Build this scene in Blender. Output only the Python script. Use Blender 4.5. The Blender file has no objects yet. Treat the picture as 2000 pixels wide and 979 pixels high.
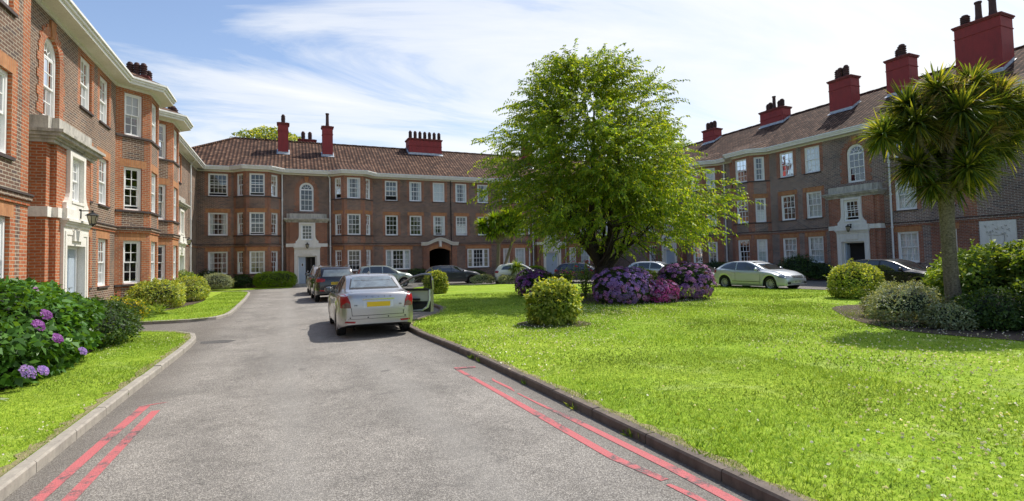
import bpy, bmesh, math, random
import numpy as np
from mathutils import Vector, Matrix
from mathutils.bvhtree import BVHTree
from mathutils.geometry import tessellate_polygon
random.seed(7); np.random.seed(7)
PI = math.pi; R_ = math.radians
SC = bpy.context.scene; COL = SC.collection

# ------------------------------------------------------------------ materials
def new_mat(name):
    m = bpy.data.materials.new(name); m.use_nodes = True
    nt = m.node_tree; b = nt.nodes['Principled BSDF']
    return m, nt, b
def nd(nt, typ, **kw):
    n = nt.nodes.new(typ)
    for k, v in kw.items():
        if k.startswith('i_'):
            key = k[2:]; key = int(key) if key.isdigit() else key.replace('_', ' ')
            n.inputs[key].default_value = v
        else: setattr(n, k, v)
    return n
def ln(nt, a, b): nt.links.new(a, b)
def rgba(c): return (c[0], c[1], c[2], 1)
def ramp(nt, fac, stops):
    r = nd(nt, 'ShaderNodeValToRGB'); e = r.color_ramp.elements
    while len(e) < len(stops): e.new(.5)
    for el, (p, c) in zip(e, stops):
        el.position = p; el.color = rgba(c) if not isinstance(c, (int, float)) else (c, c, c, 1)
    if fac is not None: ln(nt, fac, r.inputs[0])
    return r
def mixc(nt, f, a, b, mode='MIX'):
    m = nd(nt, 'ShaderNodeMix', data_type='RGBA', blend_type=mode)
    for s, v in ((0, f), (6, a), (7, b)):
        if hasattr(v, 'links'): ln(nt, v, m.inputs[s])
        elif s == 0: m.inputs[0].default_value = v
        else: m.inputs[s].default_value = rgba(v)
    return m.outputs[2]
def noise(nt, scale, detail=4, rough=.55, vec=None, dist=0):
    n = nd(nt, 'ShaderNodeTexNoise'); n.inputs['Scale'].default_value = scale
    n.inputs['Detail'].default_value = detail; n.inputs['Roughness'].default_value = rough; n.inputs['Distortion'].default_value = dist
    if vec is not None: ln(nt, vec, n.inputs['Vector'])
    return n
def objco(nt): return nd(nt, 'ShaderNodeNewGeometry').outputs['Position']
def bump(nt, b, h, strength=.3, dist=.01):
    n = nd(nt, 'ShaderNodeBump'); n.inputs['Strength'].default_value = strength; n.inputs['Distance'].default_value = dist
    ln(nt, h, n.inputs['Height']); ln(nt, n.outputs[0], b.inputs['Normal'])

def plain(name, c, rough=.6, metal=0, var=.12, scale=3, coat=0, bstr=0):
    m, nt, b = new_mat(name)
    n = noise(nt, scale, 5, .6, objco(nt))
    lo = tuple(v * (1 - var) for v in c); hi = tuple(min(1, v * (1 + var)) for v in c)
    r = ramp(nt, n.outputs[0], [(.3, lo), (.7, hi)])
    ln(nt, r.outputs[0], b.inputs['Base Color'])
    b.inputs['Roughness'].default_value = rough; b.inputs['Metallic'].default_value = metal
    if coat: b.inputs['Coat Weight'].default_value = coat; b.inputs['Coat Roughness'].default_value = .04
    if bstr:
        n2 = noise(nt, scale * 14, 4, .6, objco(nt)); bump(nt, b, n2.outputs[0], bstr)
    return m

def brick_mat(name, c1, c2, mortar, dark=(.05, .04, .045), darkamt=.3, msize=.011, header=False):
    m, nt, b = new_mat(name)
    uv = nd(nt, 'ShaderNodeUVMap').outputs[0]
    bt = nd(nt, 'ShaderNodeTexBrick', offset=.5, squash=1)
    ln(nt, uv, bt.inputs['Vector'])
    for k, v in (('Scale', 1), ('Mortar Size', msize), ('Mortar Smooth', .15), ('Bias', 0), ('Brick Width', .235), ('Row Height', .077)):
        bt.inputs[k].default_value = v
    bt.inputs['Color1'].default_value = rgba(c1); bt.inputs['Color2'].default_value = rgba(c2); bt.inputs['Mortar'].default_value = rgba(mortar)
    # second brick layer only to pick out random burnt bricks
    b2 = nd(nt, 'ShaderNodeTexBrick', offset=.5); ln(nt, uv, b2.inputs['Vector'])
    for k, v in (('Scale', 1), ('Mortar Size', 0), ('Bias', -.15), ('Brick Width', .235), ('Row Height', .077)): b2.inputs[k].default_value = v
    b2.inputs['Color1'].default_value = (0, 0, 0, 1); b2.inputs['Color2'].default_value = (1, 1, 1, 1); b2.inputs['Mortar'].default_value = (0, 0, 0, 1)
    cell = nd(nt, 'ShaderNodeTexWhiteNoise', noise_dimensions='1D')
    ln(nt, b2.outputs[0], cell.inputs['W'])
    r = ramp(nt, b2.outputs[0], [(.55, 0), (.75, 1)])
    inv = nd(nt, 'ShaderNodeMath', operation='SUBTRACT'); inv.inputs[0].default_value = 1; ln(nt, bt.outputs['Fac'], inv.inputs[1])
    mm = nd(nt, 'ShaderNodeMath', operation='MULTIPLY'); ln(nt, r.outputs[0], mm.inputs[0]); ln(nt, inv.outputs[0], mm.inputs[1])
    m3 = nd(nt, 'ShaderNodeMath', operation='MULTIPLY'); ln(nt, mm.outputs[0], m3.inputs[0]); m3.inputs[1].default_value = darkamt
    col = mixc(nt, m3.outputs[0], bt.outputs[0], dark)
    pos = objco(nt)
    n = noise(nt, .55, 6, .6, pos)
    st = ramp(nt, n.outputs[0], [(.3, .68), (.7, 1.22)])
    col = mixc(nt, 1.0, col, st.outputs[0], 'MULTIPLY')
    n2 = noise(nt, 25, 3, .6, pos); s2 = ramp(nt, n2.outputs[0], [(.3, .8), (.7, 1.2)])
    col = mixc(nt, 1.0, col, s2.outputs[0], 'MULTIPLY')
    ln(nt, col, b.inputs['Base Color']); b.inputs['Roughness'].default_value = .9
    bump(nt, b, inv.outputs[0], .6, .008)
    return m
M = {}
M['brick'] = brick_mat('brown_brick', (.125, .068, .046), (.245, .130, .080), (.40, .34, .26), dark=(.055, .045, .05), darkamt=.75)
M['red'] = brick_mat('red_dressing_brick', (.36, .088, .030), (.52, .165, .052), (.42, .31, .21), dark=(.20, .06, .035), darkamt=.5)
M['brickdk'] = brick_mat('brown_brick_shaded_wing', (.15, .090, .070), (.30, .18, .135), (.46, .41, .36), dark=(.04, .036, .045), darkamt=.75)  # lighter copy of the brown brick, fill light put into the colour
M['reddk'] = brick_mat('red_dressing_brick_dull', (.29, .085, .045), (.42, .145, .07), (.36, .28, .22), dark=(.12, .05, .04), darkamt=.6)  # duller copy of the red brick, the wing's shade in its colour
M['redplain'] = brick_mat('rubbed_brick', (.40, .13, .05), (.48, .19, .07), (.4, .3, .22), dark=(.25, .08, .04), darkamt=.4, msize=.006)
def lintel_mat():
    m, nt, b = new_mat('gauged_brick_arch')
    uv = nd(nt, 'ShaderNodeUVMap').outputs[0]
    bt = nd(nt, 'ShaderNodeTexBrick', offset=0); ln(nt, uv, bt.inputs['Vector'])
    for k, v in (('Scale', 1), ('Mortar Size', .005), ('Brick Width', .077), ('Row Height', .62)): bt.inputs[k].default_value = v
    bt.inputs['Color1'].default_value = (.42, .17, .065, 1); bt.inputs['Color2'].default_value = (.50, .23, .095, 1); bt.inputs['Mortar'].default_value = (.34, .24, .16, 1)
    n = noise(nt, 8, 4, .6, objco(nt)); s = ramp(nt, n.outputs[0], [(.3, .75), (.7, 1.1)])
    ln(nt, mixc(nt, 1.0, bt.outputs[0], s.outputs[0], 'MULTIPLY'), b.inputs['Base Color']); b.inputs['Roughness'].default_value = .9
    return m
M['brickbk'] = brick_mat('brown_brick_far_block', (.14, .076, .054), (.28, .148, .098), (.40, .34, .28), dark=(.045, .038, .045), darkamt=.75, msize=.009)  # brown brick lightened for the far block, fill light in its colour
M['redbk'] = brick_mat('red_dressing_far_block', (.26, .088, .046), (.42, .155, .075), (.38, .30, .23), dark=(.12, .05, .038), darkamt=.65, msize=.009)  # red brick dulled for the far block, shade put into its colour
M['lintel'] = lintel_mat()
def weather(name, c, stain, amt=.6, rough=.8):
    m, nt, b = new_mat(name); pos = objco(nt)
    mp = nd(nt, 'ShaderNodeMapping'); mp.inputs['Scale'].default_value = (3, 3, .8); ln(nt, pos, mp.inputs['Vector'])
    n = noise(nt, 1.6, 8, .7, mp.outputs[0]); r = ramp(nt, n.outputs[0], [(.42, 0), (.68, amt)])
    col = mixc(nt, r.outputs[0], c, stain)
    n2 = noise(nt, 30, 3, .6, pos); s2 = ramp(nt, n2.outputs[0], [(.3, .88), (.7, 1.08)])
    ln(nt, mixc(nt, 1.0, col, s2.outputs[0], 'MULTIPLY'), b.inputs['Base Color']); b.inputs['Roughness'].default_value = rough
    bump(nt, b, n2.outputs[0], .2, .004)
    return m
M['white'] = plain('white_gloss_paint', (.86, .86, .84), .4, var=.03)
M['gutter'] = weather('white_eaves_paint', (.84, .83, .79), (.55, .52, .45), .3, .6)
M['soffit'] = weather('cream_soffit', (.76, .74, .66), (.5, .47, .4), .3, .7)
M['stone'] = weather('white_painted_stone', (.80, .77, .70), (.52, .48, .41), .35)
M['ledge'] = weather('weathered_stone', (.52, .49, .43), (.20, .19, .165), .85)
M['sill'] = plain('dark_tile_sill', (.07, .05, .045), .7, var=.3, scale=6)
M['doorblue'] = plain('pale_blue_door_paint', (.42, .49, .56), .45, var=.04)
M['dark'] = plain('dark_interior', (.018, .015, .013), .9, var=.3)  # near-black colour stands in for the shade inside openings
M['room'] = plain('dim_room', (.045, .042, .04), .9, var=.5, scale=1.2)  # room shade put into the colour of the sheets behind windows
M['doorwood'] = plain('dark_varnished_wood', (.03, .018, .012), .3, var=.4)
M['iron'] = plain('black_iron', (.015, .015, .015), .4, .3)
M['lampglass'] = plain('amber_lamp_glass', (.35, .31, .2), .2)
M['chim'] = weather('red_painted_stack', (.30, .036, .034), (.16, .03, .028), .55, .75)
M['chimcap'] = weather('red_stack_cap', (.20, .035, .03), (.12, .05, .04), .6, .8)
M['pot'] = weather('terracotta_pot', (.085, .035, .03), (.03, .02, .02), .7, .8)
M['lead'] = plain('lead_flashing', (.42, .45, .48), .5, .2, var=.25, scale=5)
M['pipe'] = plain('white_pipe_paint', (.74, .74, .72), .45, var=.05)
M['netc'] = plain('net_curtain', (.80, .81, .80), .9, var=.12, scale=9)
M['cream'] = plain('cream_curtain', (.46, .38, .24), .9, var=.25, scale=5)
M['blind'] = plain('roller_blind', (.42, .43, .42), .8, var=.05)
M['pinkc'] = plain('rose_curtain', (.30, .16, .15), .9, var=.3, scale=5)

def tile_mat():
    m, nt, b = new_mat('clay_pantiles')
    uv = nd(nt, 'ShaderNodeUVMap').outputs[0]
    sp = nd(nt, 'ShaderNodeSeparateXYZ'); ln(nt, uv, sp.inputs[0])
    def m_(op, a, bb=None, c=None):
        n = nd(nt, 'ShaderNodeMath', operation=op)
        for i, v in enumerate((a, bb, c)):
            if v is None: continue
            if hasattr(v, 'links'): ln(nt, v, n.inputs[i])
            else: n.inputs[i].default_value = v
        return n.outputs[0]
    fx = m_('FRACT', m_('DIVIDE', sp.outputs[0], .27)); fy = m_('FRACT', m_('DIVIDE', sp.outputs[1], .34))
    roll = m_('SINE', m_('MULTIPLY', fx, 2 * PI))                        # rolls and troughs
    edge = m_('LESS_THAN', fy, .30)  # overlap shadow of each course, painted into the colour below
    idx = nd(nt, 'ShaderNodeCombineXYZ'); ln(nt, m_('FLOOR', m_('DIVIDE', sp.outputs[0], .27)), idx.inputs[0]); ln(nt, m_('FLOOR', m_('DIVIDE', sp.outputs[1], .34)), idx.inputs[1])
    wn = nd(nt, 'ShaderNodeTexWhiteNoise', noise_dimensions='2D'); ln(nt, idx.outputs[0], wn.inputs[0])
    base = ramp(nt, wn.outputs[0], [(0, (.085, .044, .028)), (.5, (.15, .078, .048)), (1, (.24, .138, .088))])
    tr = ramp(nt, m_('MULTIPLY_ADD', roll, .5, .5), [(.0, .36), (.5, .75), (1, 1.2)])  # troughs shaded and roll tops highlighted in the colour
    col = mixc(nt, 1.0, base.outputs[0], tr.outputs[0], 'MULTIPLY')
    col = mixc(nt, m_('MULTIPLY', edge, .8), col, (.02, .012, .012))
    n = noise(nt, .9, 9, .75, objco(nt)); s = ramp(nt, n.outputs[0], [(.3, .60), (.7, 1.12)])
    col = mixc(nt, 1.0, col, s.outputs[0], 'MULTIPLY')
    lc = noise(nt, 3.5, 6, .8, objco(nt)); lr = ramp(nt, lc.outputs[0], [(.60, 0), (.72, .35)]); col = mixc(nt, lr.outputs[0], col, (.15, .14, .10))
    ln(nt, col, b.inputs['Base Color']); b.inputs['Roughness'].default_value = .85; b.inputs['Specular IOR Level'].default_value = .15
    h = m_('ADD', m_('MULTIPLY', roll, .5), m_('MULTIPLY', m_('SUBTRACT', 1.0, fy), .8))
    bump(nt, b, h, .9, .04)
    return m
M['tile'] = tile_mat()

def glass_mat():
    m = bpy.data.materials.new('window_glass'); m.use_nodes = True; nt = m.node_tree; nt.nodes.clear()
    o = nd(nt, 'ShaderNodeOutputMaterial'); g = nd(nt, 'ShaderNodeBsdfGlossy'); g.inputs['Roughness'].default_value = .02
    t = nd(nt, 'ShaderNodeBsdfTransparent'); t.inputs[0].default_value = (.86, .9, .9, 1)
    f = nd(nt, 'ShaderNodeFresnel'); f.inputs[0].default_value = 1.6
    a = nd(nt, 'ShaderNodeMath', operation='MULTIPLY_ADD'); ln(nt, f.outputs[0], a.inputs[0]); a.inputs[1].default_value = 1.1; a.inputs[2].default_value = .04
    nn = noise(nt, 1.3, 2, .5, objco(nt)); bp = nd(nt, 'ShaderNodeBump'); bp.inputs['Strength'].default_value = .12; bp.inputs['Distance'].default_value = .05
    ln(nt, nn.outputs[0], bp.inputs['Height']); ln(nt, bp.outputs[0], g.inputs['Normal'])
    mx = nd(nt, 'ShaderNodeMixShader'); ln(nt, a.outputs[0], mx.inputs[0]); ln(nt, t.outputs[0], mx.inputs[1]); ln(nt, g.outputs[0], mx.inputs[2]); ln(nt, mx.outputs[0], o.inputs[0])
    return m
M['glass'] = glass_mat()

def leaf_mat(name, a, b_, c, trans=.35, rough=.5, big=.9, lo=.62, hi=1.3):
    m = bpy.data.materials.new(name); m.use_nodes = True; nt = m.node_tree; nt.nodes.clear()
    o = nd(nt, 'ShaderNodeOutputMaterial'); g = nd(nt, 'ShaderNodeNewGeometry')
    r = ramp(nt, g.outputs['Random Per Island'], [(0, a), (.55, b_), (1, c)])
    n = noise(nt, big, 3, .5, g.outputs['Position']); s = ramp(nt, n.outputs[0], [(.3, lo), (.7, hi)])
    col = mixc(nt, 1.0, r.outputs[0], s.outputs[0], 'MULTIPLY')
    p = nd(nt, 'ShaderNodeBsdfPrincipled'); ln(nt, col, p.inputs['Base Color']); p.inputs['Roughness'].default_value = rough
    p.inputs['Specular IOR Level'].default_value = .35
    t = nd(nt, 'ShaderNodeBsdfTranslucent')
    tc = mixc(nt, 1.0, col, (2.2, 1.75, .6), 'MULTIPLY'); ln(nt, tc, t.inputs[0])
    mx = nd(nt, 'ShaderNodeMixShader'); mx.inputs[0].default_value = trans
    ln(nt, p.outputs[0], mx.inputs[1]); ln(nt, t.outputs[0], mx.inputs[2]); ln(nt, mx.outputs[0], o.inputs[0])
    return m
M['lf_tree'] = leaf_mat('cherry_leaves', (.09, .18, .018), (.18, .30, .028), (.34, .42, .05), .5)
M['lf_dark'] = leaf_mat('dark_leaves', (.025, .06, .016), (.045, .10, .02), (.09, .15, .03), .3)
M['lf_hyd'] = leaf_mat('hydrangea_leaves', (.035, .10, .014), (.06, .16, .022), (.12, .26, .045), .28, .45)
M['lf_mid'] = leaf_mat('mid_green_leaves', (.07, .14, .02), (.14, .24, .035), (.28, .37, .07), .4)
M['lf_yel'] = leaf_mat('variegated_leaves', (.10, .17, .02), (.27, .36, .05), (.58, .62, .16), .35)
M['lf_lime'] = leaf_mat('lime_leaves', (.13, .26, .01), (.22, .38, .015), (.32, .48, .03), .4)
M['lf_grey'] = leaf_mat('silver_leaves', (.16, .22, .10), (.28, .34, .19), (.46, .50, .34), .25)
M['lf_palm'] = leaf_mat('cordyline_leaves', (.04, .075, .018), (.10, .155, .03), (.38, .40, .06), .45, .6)
M['lf_dry'] = leaf_mat('dry_stalks', (.20, .17, .06), (.30, .25, .12), (.42, .35, .2), .3)
M['core'] = plain('shaded_foliage', (.012, .022, .008), .9, var=.5, scale=9)  # dark filler inside foliage, added to block light, shade in its colour
M['fl_purple'] = leaf_mat('purple_petals', (.16, .06, .34), (.30, .12, .42), (.42, .24, .62), .25, .6, 2.5)
M['fl_violet'] = leaf_mat('plum_petals', (.13, .02, .17), (.24, .05, .28), (.34, .12, .40), .2, .6, 2.5)
M['fl_blue'] = leaf_mat('lilac_petals', (.18, .11, .42), (.34, .20, .56), (.46, .26, .60), .25, .6, 1.6)
M['fl_pink'] = leaf_mat('magenta_petals', (.38, .03, .20), (.52, .06, .34), (.60, .16, .46), .25, .6, 2.5)
M['fl_lav'] = leaf_mat('mauve_petals', (.32, .10, .34), (.48, .20, .50), (.60, .34, .62), .25, .6, 2.5)
M['fl_yellow'] = leaf_mat('yellow_petals', (.70, .52, .01), (.80, .66, .02), (.85, .75, .1), .2, .6)
M['fl_red'] = leaf_mat('red_petals', (.45, .01, .02), (.6, .03, .04), (.65, .12, .15), .2, .6)
M['fl_white'] = leaf_mat('white_petals', (.6, .62, .5), (.75, .75, .7), (.8, .8, .78), .2, .6)
def bark_mat(name, a, b_, sx=1):
    m, nt, b = new_mat(name); mp = nd(nt, 'ShaderNodeMapping'); mp.inputs['Scale'].default_value = (9, 9, 2 * sx); ln(nt, objco(nt), mp.inputs['Vector'])
    n = noise(nt, 2.5, 8, .7, mp.outputs[0]); r = ramp(nt, n.outputs[0], [(.3, a), (.7, b_)])
    ln(nt, r.outputs[0], b.inputs['Base Color']); b.inputs['Roughness'].default_value = .9; bump(nt, b, n.outputs[0], .9, .03)
    return m
M['bark'] = bark_mat('cherry_bark', (.022, .017, .013), (.07, .052, .04))
M['barkpalm'] = bark_mat('cordyline_bark', (.045, .036, .024), (.30, .25, .17), 5)
M['dryturf'] = plain('dry_turf', (.30, .26, .13), .95, var=.45, scale=22, bstr=.8)
M['soil'] = plain('bare_soil', (.075, .052, .036), .95, var=.5, scale=14, bstr=.8)

def asphalt_mat():
    m, nt, b = new_mat('worn_asphalt'); pos = objco(nt)
    v = nd(nt, 'ShaderNodeTexVoronoi'); v.inputs['Scale'].default_value = 125; ln(nt, pos, v.inputs['Vector'])
    vr = nd(nt, 'ShaderNodeSeparateColor'); ln(nt, v.outputs['Color'], vr.inputs[0])
    c = ramp(nt, vr.outputs[0], [(0, (.125, .113, .100)), (.6, (.235, .216, .192)), (1, (.42, .39, .345))])
    n = noise(nt, .55, 8, .65, pos, .6); s = ramp(nt, n.outputs[0], [(.30, .66), (.5, .98), (.70, 1.25)])
    col = mixc(nt, 1.0, c.outputs[0], s.outputs[0], 'MULTIPLY')
    n3 = noise(nt, 5, 6, .7, pos); s3 = ramp(nt, n3.outputs[0], [(.3, .82), (.7, 1.15)])
    col = mixc(nt, 1.0, col, s3.outputs[0], 'MULTIPLY')
    # smooth averaging of distant aggregate, dark cracks
    cr = nd(nt, 'ShaderNodeTexVoronoi', feature='DISTANCE_TO_EDGE'); cr.inputs['Scale'].default_value = 1.1
    wv = noise(nt, 1.8, 6, .7, pos); wm = nd(nt, 'ShaderNodeVectorMath', operation='MULTIPLY_ADD'); ln(nt, wv.outputs['Color'], wm.inputs[0]); wm.inputs[1].default_value = (1.3, 1.3, 0); ln(nt, pos, wm.inputs[2]); ln(nt, wm.outputs[0], cr.inputs['Vector'])
    ce = ramp(nt, cr.outputs['Distance'], [(0, 1), (.012, 0)])
    cn = noise(nt, .8, 3, .5, pos); cm = ramp(nt, cn.outputs[0], [(.5, 0), (.62, .75)])
    mu = nd(nt, 'ShaderNodeMath', operation='MULTIPLY'); ln(nt, ce.outputs[0], mu.inputs[0]); ln(nt, cm.outputs[0], mu.inputs[1])
    col = mixc(nt, mu.outputs[0], col, (.02, .02, .02))
    sx = nd(nt, 'ShaderNodeSeparateXYZ'); ln(nt, pos, sx.inputs[0])
    def mm_(op, a, bb=None, c=None):
        n = nd(nt, 'ShaderNodeMath', operation=op)
        for i, q in enumerate((a, bb, c)):
            if q is None: continue
            if hasattr(q, 'links'): ln(nt, q, n.inputs[i])
            else: n.inputs[i].default_value = q
        return n.outputs[0]
    off = mm_('ADD', mm_('ABSOLUTE', mm_('SUBTRACT', sx.outputs[0], .55)), mm_('MULTIPLY', mm_('SUBTRACT', n3.outputs[0], .5), 1.1))
    ed = ramp(nt, mm_('DIVIDE', off, 3.0), [(.62, 0), (.80, .55)])
    col = mixc(nt, ed.outputs[0], col, (.10, .085, .068))
    tw = mm_('ABSOLUTE', mm_('SUBTRACT', mm_('ABSOLUTE', mm_('SUBTRACT', sx.outputs[0], .75)), .72))
    tk = ramp(nt, mm_('ADD', tw, mm_('MULTIPLY', mm_('SUBTRACT', n.outputs[0], .5), .8)), [(.05, .30), (.35, 0)])
    col = mixc(nt, tk.outputs[0], col, (.30, .285, .26))
    bl = noise(nt, 1.7, 2, .4, pos, .2); bs = ramp(nt, bl.outputs[0], [(.71, 0), (.75, .5)]); col = mixc(nt, bs.outputs[0], col, (.07, .065, .06))
    ln(nt, col, b.inputs['Base Color']); b.inputs['Roughness'].default_value = .85
    bump(nt, b, v.outputs['Distance'], .55, .008)
    return m
M['asphalt'] = asphalt_mat()
def paint_mat():
    m, nt, b = new_mat('worn_red_road_paint'); pos = objco(nt)
    n = noise(nt, 7, 8, .75, pos); n2 = noise(nt, 1.1, 3, .5, pos)
    ad = nd(nt, 'ShaderNodeMath', operation='MULTIPLY_ADD'); ln(nt, n2.outputs[0], ad.inputs[0]); ad.inputs[1].default_value = .9; ln(nt, n.outputs[0], ad.inputs[2])
    r = ramp(nt, ad.outputs[0], [(.80, 0), (.93, 1)])
    v = nd(nt, 'ShaderNodeTexVoronoi'); v.inputs['Scale'].default_value = 125; ln(nt, pos, v.inputs['Vector'])
    sh = ramp(nt, v.outputs['Distance'], [(0, 1.1), (.8, .65)])
    red = mixc(nt, 1.0, (.60, .16, .165), sh.outputs[0], 'MULTIPLY')
    vr = nd(nt, 'ShaderNodeSeparateColor'); ln(nt, v.outputs['Color'], vr.inputs[0])
    c = ramp(nt, vr.outputs[0], [(0, (.05, .04, .04)), (1, (.22, .17, .165))])
    ln(nt, mixc(nt, r.outputs[0], c.outputs[0], red), b.inputs['Base Color']); b.inputs['Roughness'].default_value = .8
    bump(nt, b, v.outputs['Distance'], .5, .006)
    return m
M['redline'] = paint_mat()
def lawn_mat():
    m, nt, b = new_mat('lawn_turf'); pos = objco(nt)
    n1 = noise(nt, .35, 4, .6, pos); n2 = noise(nt, 14, 5, .7, pos); n3 = noise(nt, 2.2, 4, .6, pos)
    c = ramp(nt, n2.outputs[0], [(.28, (.10, .18, .02)), (.5, (.26, .385, .032)), (.72, (.42, .52, .085))])
    s1 = ramp(nt, n1.outputs[0], [(.3, (.85, .92, .8)), (.7, (1.15, 1.06, 1.1))]); s3 = ramp(nt, n3.outputs[0], [(.25, .82), (.75, 1.12)])
    col = mixc(nt, 1.0, c.outputs[0], s1.outputs[0], 'MULTIPLY'); col = mixc(nt, 1.0, col, s3.outputs[0], 'MULTIPLY')
    n4 = noise(nt, 1.1, 6, .7, pos, .8); dry = ramp(nt, n4.outputs[0], [(.54, 0), (.68, .5)]); col = mixc(nt, dry.outputs[0], col, (.42, .50, .17))
    ln(nt, col, b.inputs['Base Color']); b.inputs['Roughness'].default_value = .95; b.inputs['Specular IOR Level'].default_value = .1
    bump(nt, b, n2.outputs[0], .8, .03)
    return m
M['lawn'] = lawn_mat()
M['grass'] = leaf_mat('grass_blades', (.12, .23, .022), (.26, .40, .035), (.46, .56, .10), .14, .7, .5)
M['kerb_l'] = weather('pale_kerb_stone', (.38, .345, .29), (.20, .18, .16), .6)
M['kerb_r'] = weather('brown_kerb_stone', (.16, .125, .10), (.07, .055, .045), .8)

# cars
def paintm(name, c, metal=.4, rough=.32): return plain(name, c, rough, metal, var=.02, scale=.5, coat=.8)
M['p_silver'] = paintm('silver_paint', (.43, .42, .42), .8)
M['p_silver2'] = paintm('pale_green_silver_paint', (.50, .53, .57), .35)
M['p_black'] = paintm('black_paint', (.012, .012, .015), .1, .25)
M['p_grey'] = paintm('dark_grey_paint', (.045, .05, .062), .4)
M['p_white'] = paintm('white_paint', (.75, .75, .72), 0)
M['p_green'] = paintm('silver_green_paint', (.36, .40, .36), .5)
M['p_beige'] = paintm('beige_silver_paint', (.42, .39, .36), .4)
M['p_blue'] = paintm('dark_blue_paint', (.02, .025, .05), .3)
def carglass(name, c, rough=.03):
    m, nt, b = new_mat(name); n = noise(nt, 2.2, 3, .6, objco(nt), 1.2)
    r = ramp(nt, n.outputs[0], [(.35, tuple(v * .5 for v in c)), (.65, c)])
    ln(nt, r.outputs[0], b.inputs['Base Color']); b.inputs['Roughness'].default_value = rough
    b.inputs['Specular IOR Level'].default_value = .9; b.inputs['IOR'].default_value = 1.6; b.inputs['Coat Weight'].default_value = .6
    return m
M['cglass'] = carglass('tinted_car_glass', (.028, .033, .036))
M['cglass_l'] = carglass('pale_car_glass', (.16, .20, .215), .04)  # pale sky reflection put into the base colour
M['tyre'] = plain('tyre_rubber', (.012, .012, .012), .85, var=.3, scale=20)
M['rim'] = plain('alloy_rim', (.42, .42, .43), .35, .25, var=.05)
M['trim'] = plain('black_plastic', (.018, .018, .018), .6)
M['tail'] = plain('red_lamp', (.30, .006, .012), .3, var=.35, scale=9, coat=.15)
M['clear'] = plain('clear_lamp', (.22, .24, .27), .1, .5, var=.7, scale=26, coat=.6)
M['lampamber'] = plain('smoked_lamp', (.16, .10, .08), .3, var=.3, scale=20, coat=.15)
M['plate_y'] = plain('yellow_plate', (.72, .50, .01), .4, var=.04)
M['plate_w'] = plain('white_plate', (.72, .72, .68), .4, var=.04)
M['chrome'] = plain('chrome', (.7, .7, .7), .12, 1, var=.02)
M['ink'] = plain('black_lettering', (.01, .01, .01), .5)
M['greytrim'] = plain('grey_door_card', (.50, .50, .47), .8, var=.05)

# ------------------------------------------------------------------ helpers
WORLD = {}
def link(name, data, parent=None, mw=None, label=None, cat=None, group=None, kind=None):
    o = bpy.data.objects.new(name, data); COL.objects.link(o)
    mw = mw.copy() if mw is not None else (WORLD[parent.name].copy() if parent else Matrix())
    WORLD[o.name] = mw
    if parent: o.parent = parent; o.matrix_local = WORLD[parent.name].inverted() @ mw
    else: o.matrix_local = mw
    if label: o['label'] = label
    if cat: o['category'] = cat
    if group: o['group'] = group
    if kind: o['kind'] = kind
    return o
def thing(name, loc, rz, label, cat, group=None):
    return link(name, None, None, Matrix.Translation(loc) @ Matrix.Rotation(rz, 4, 'Z'), label, cat, group)

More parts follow.
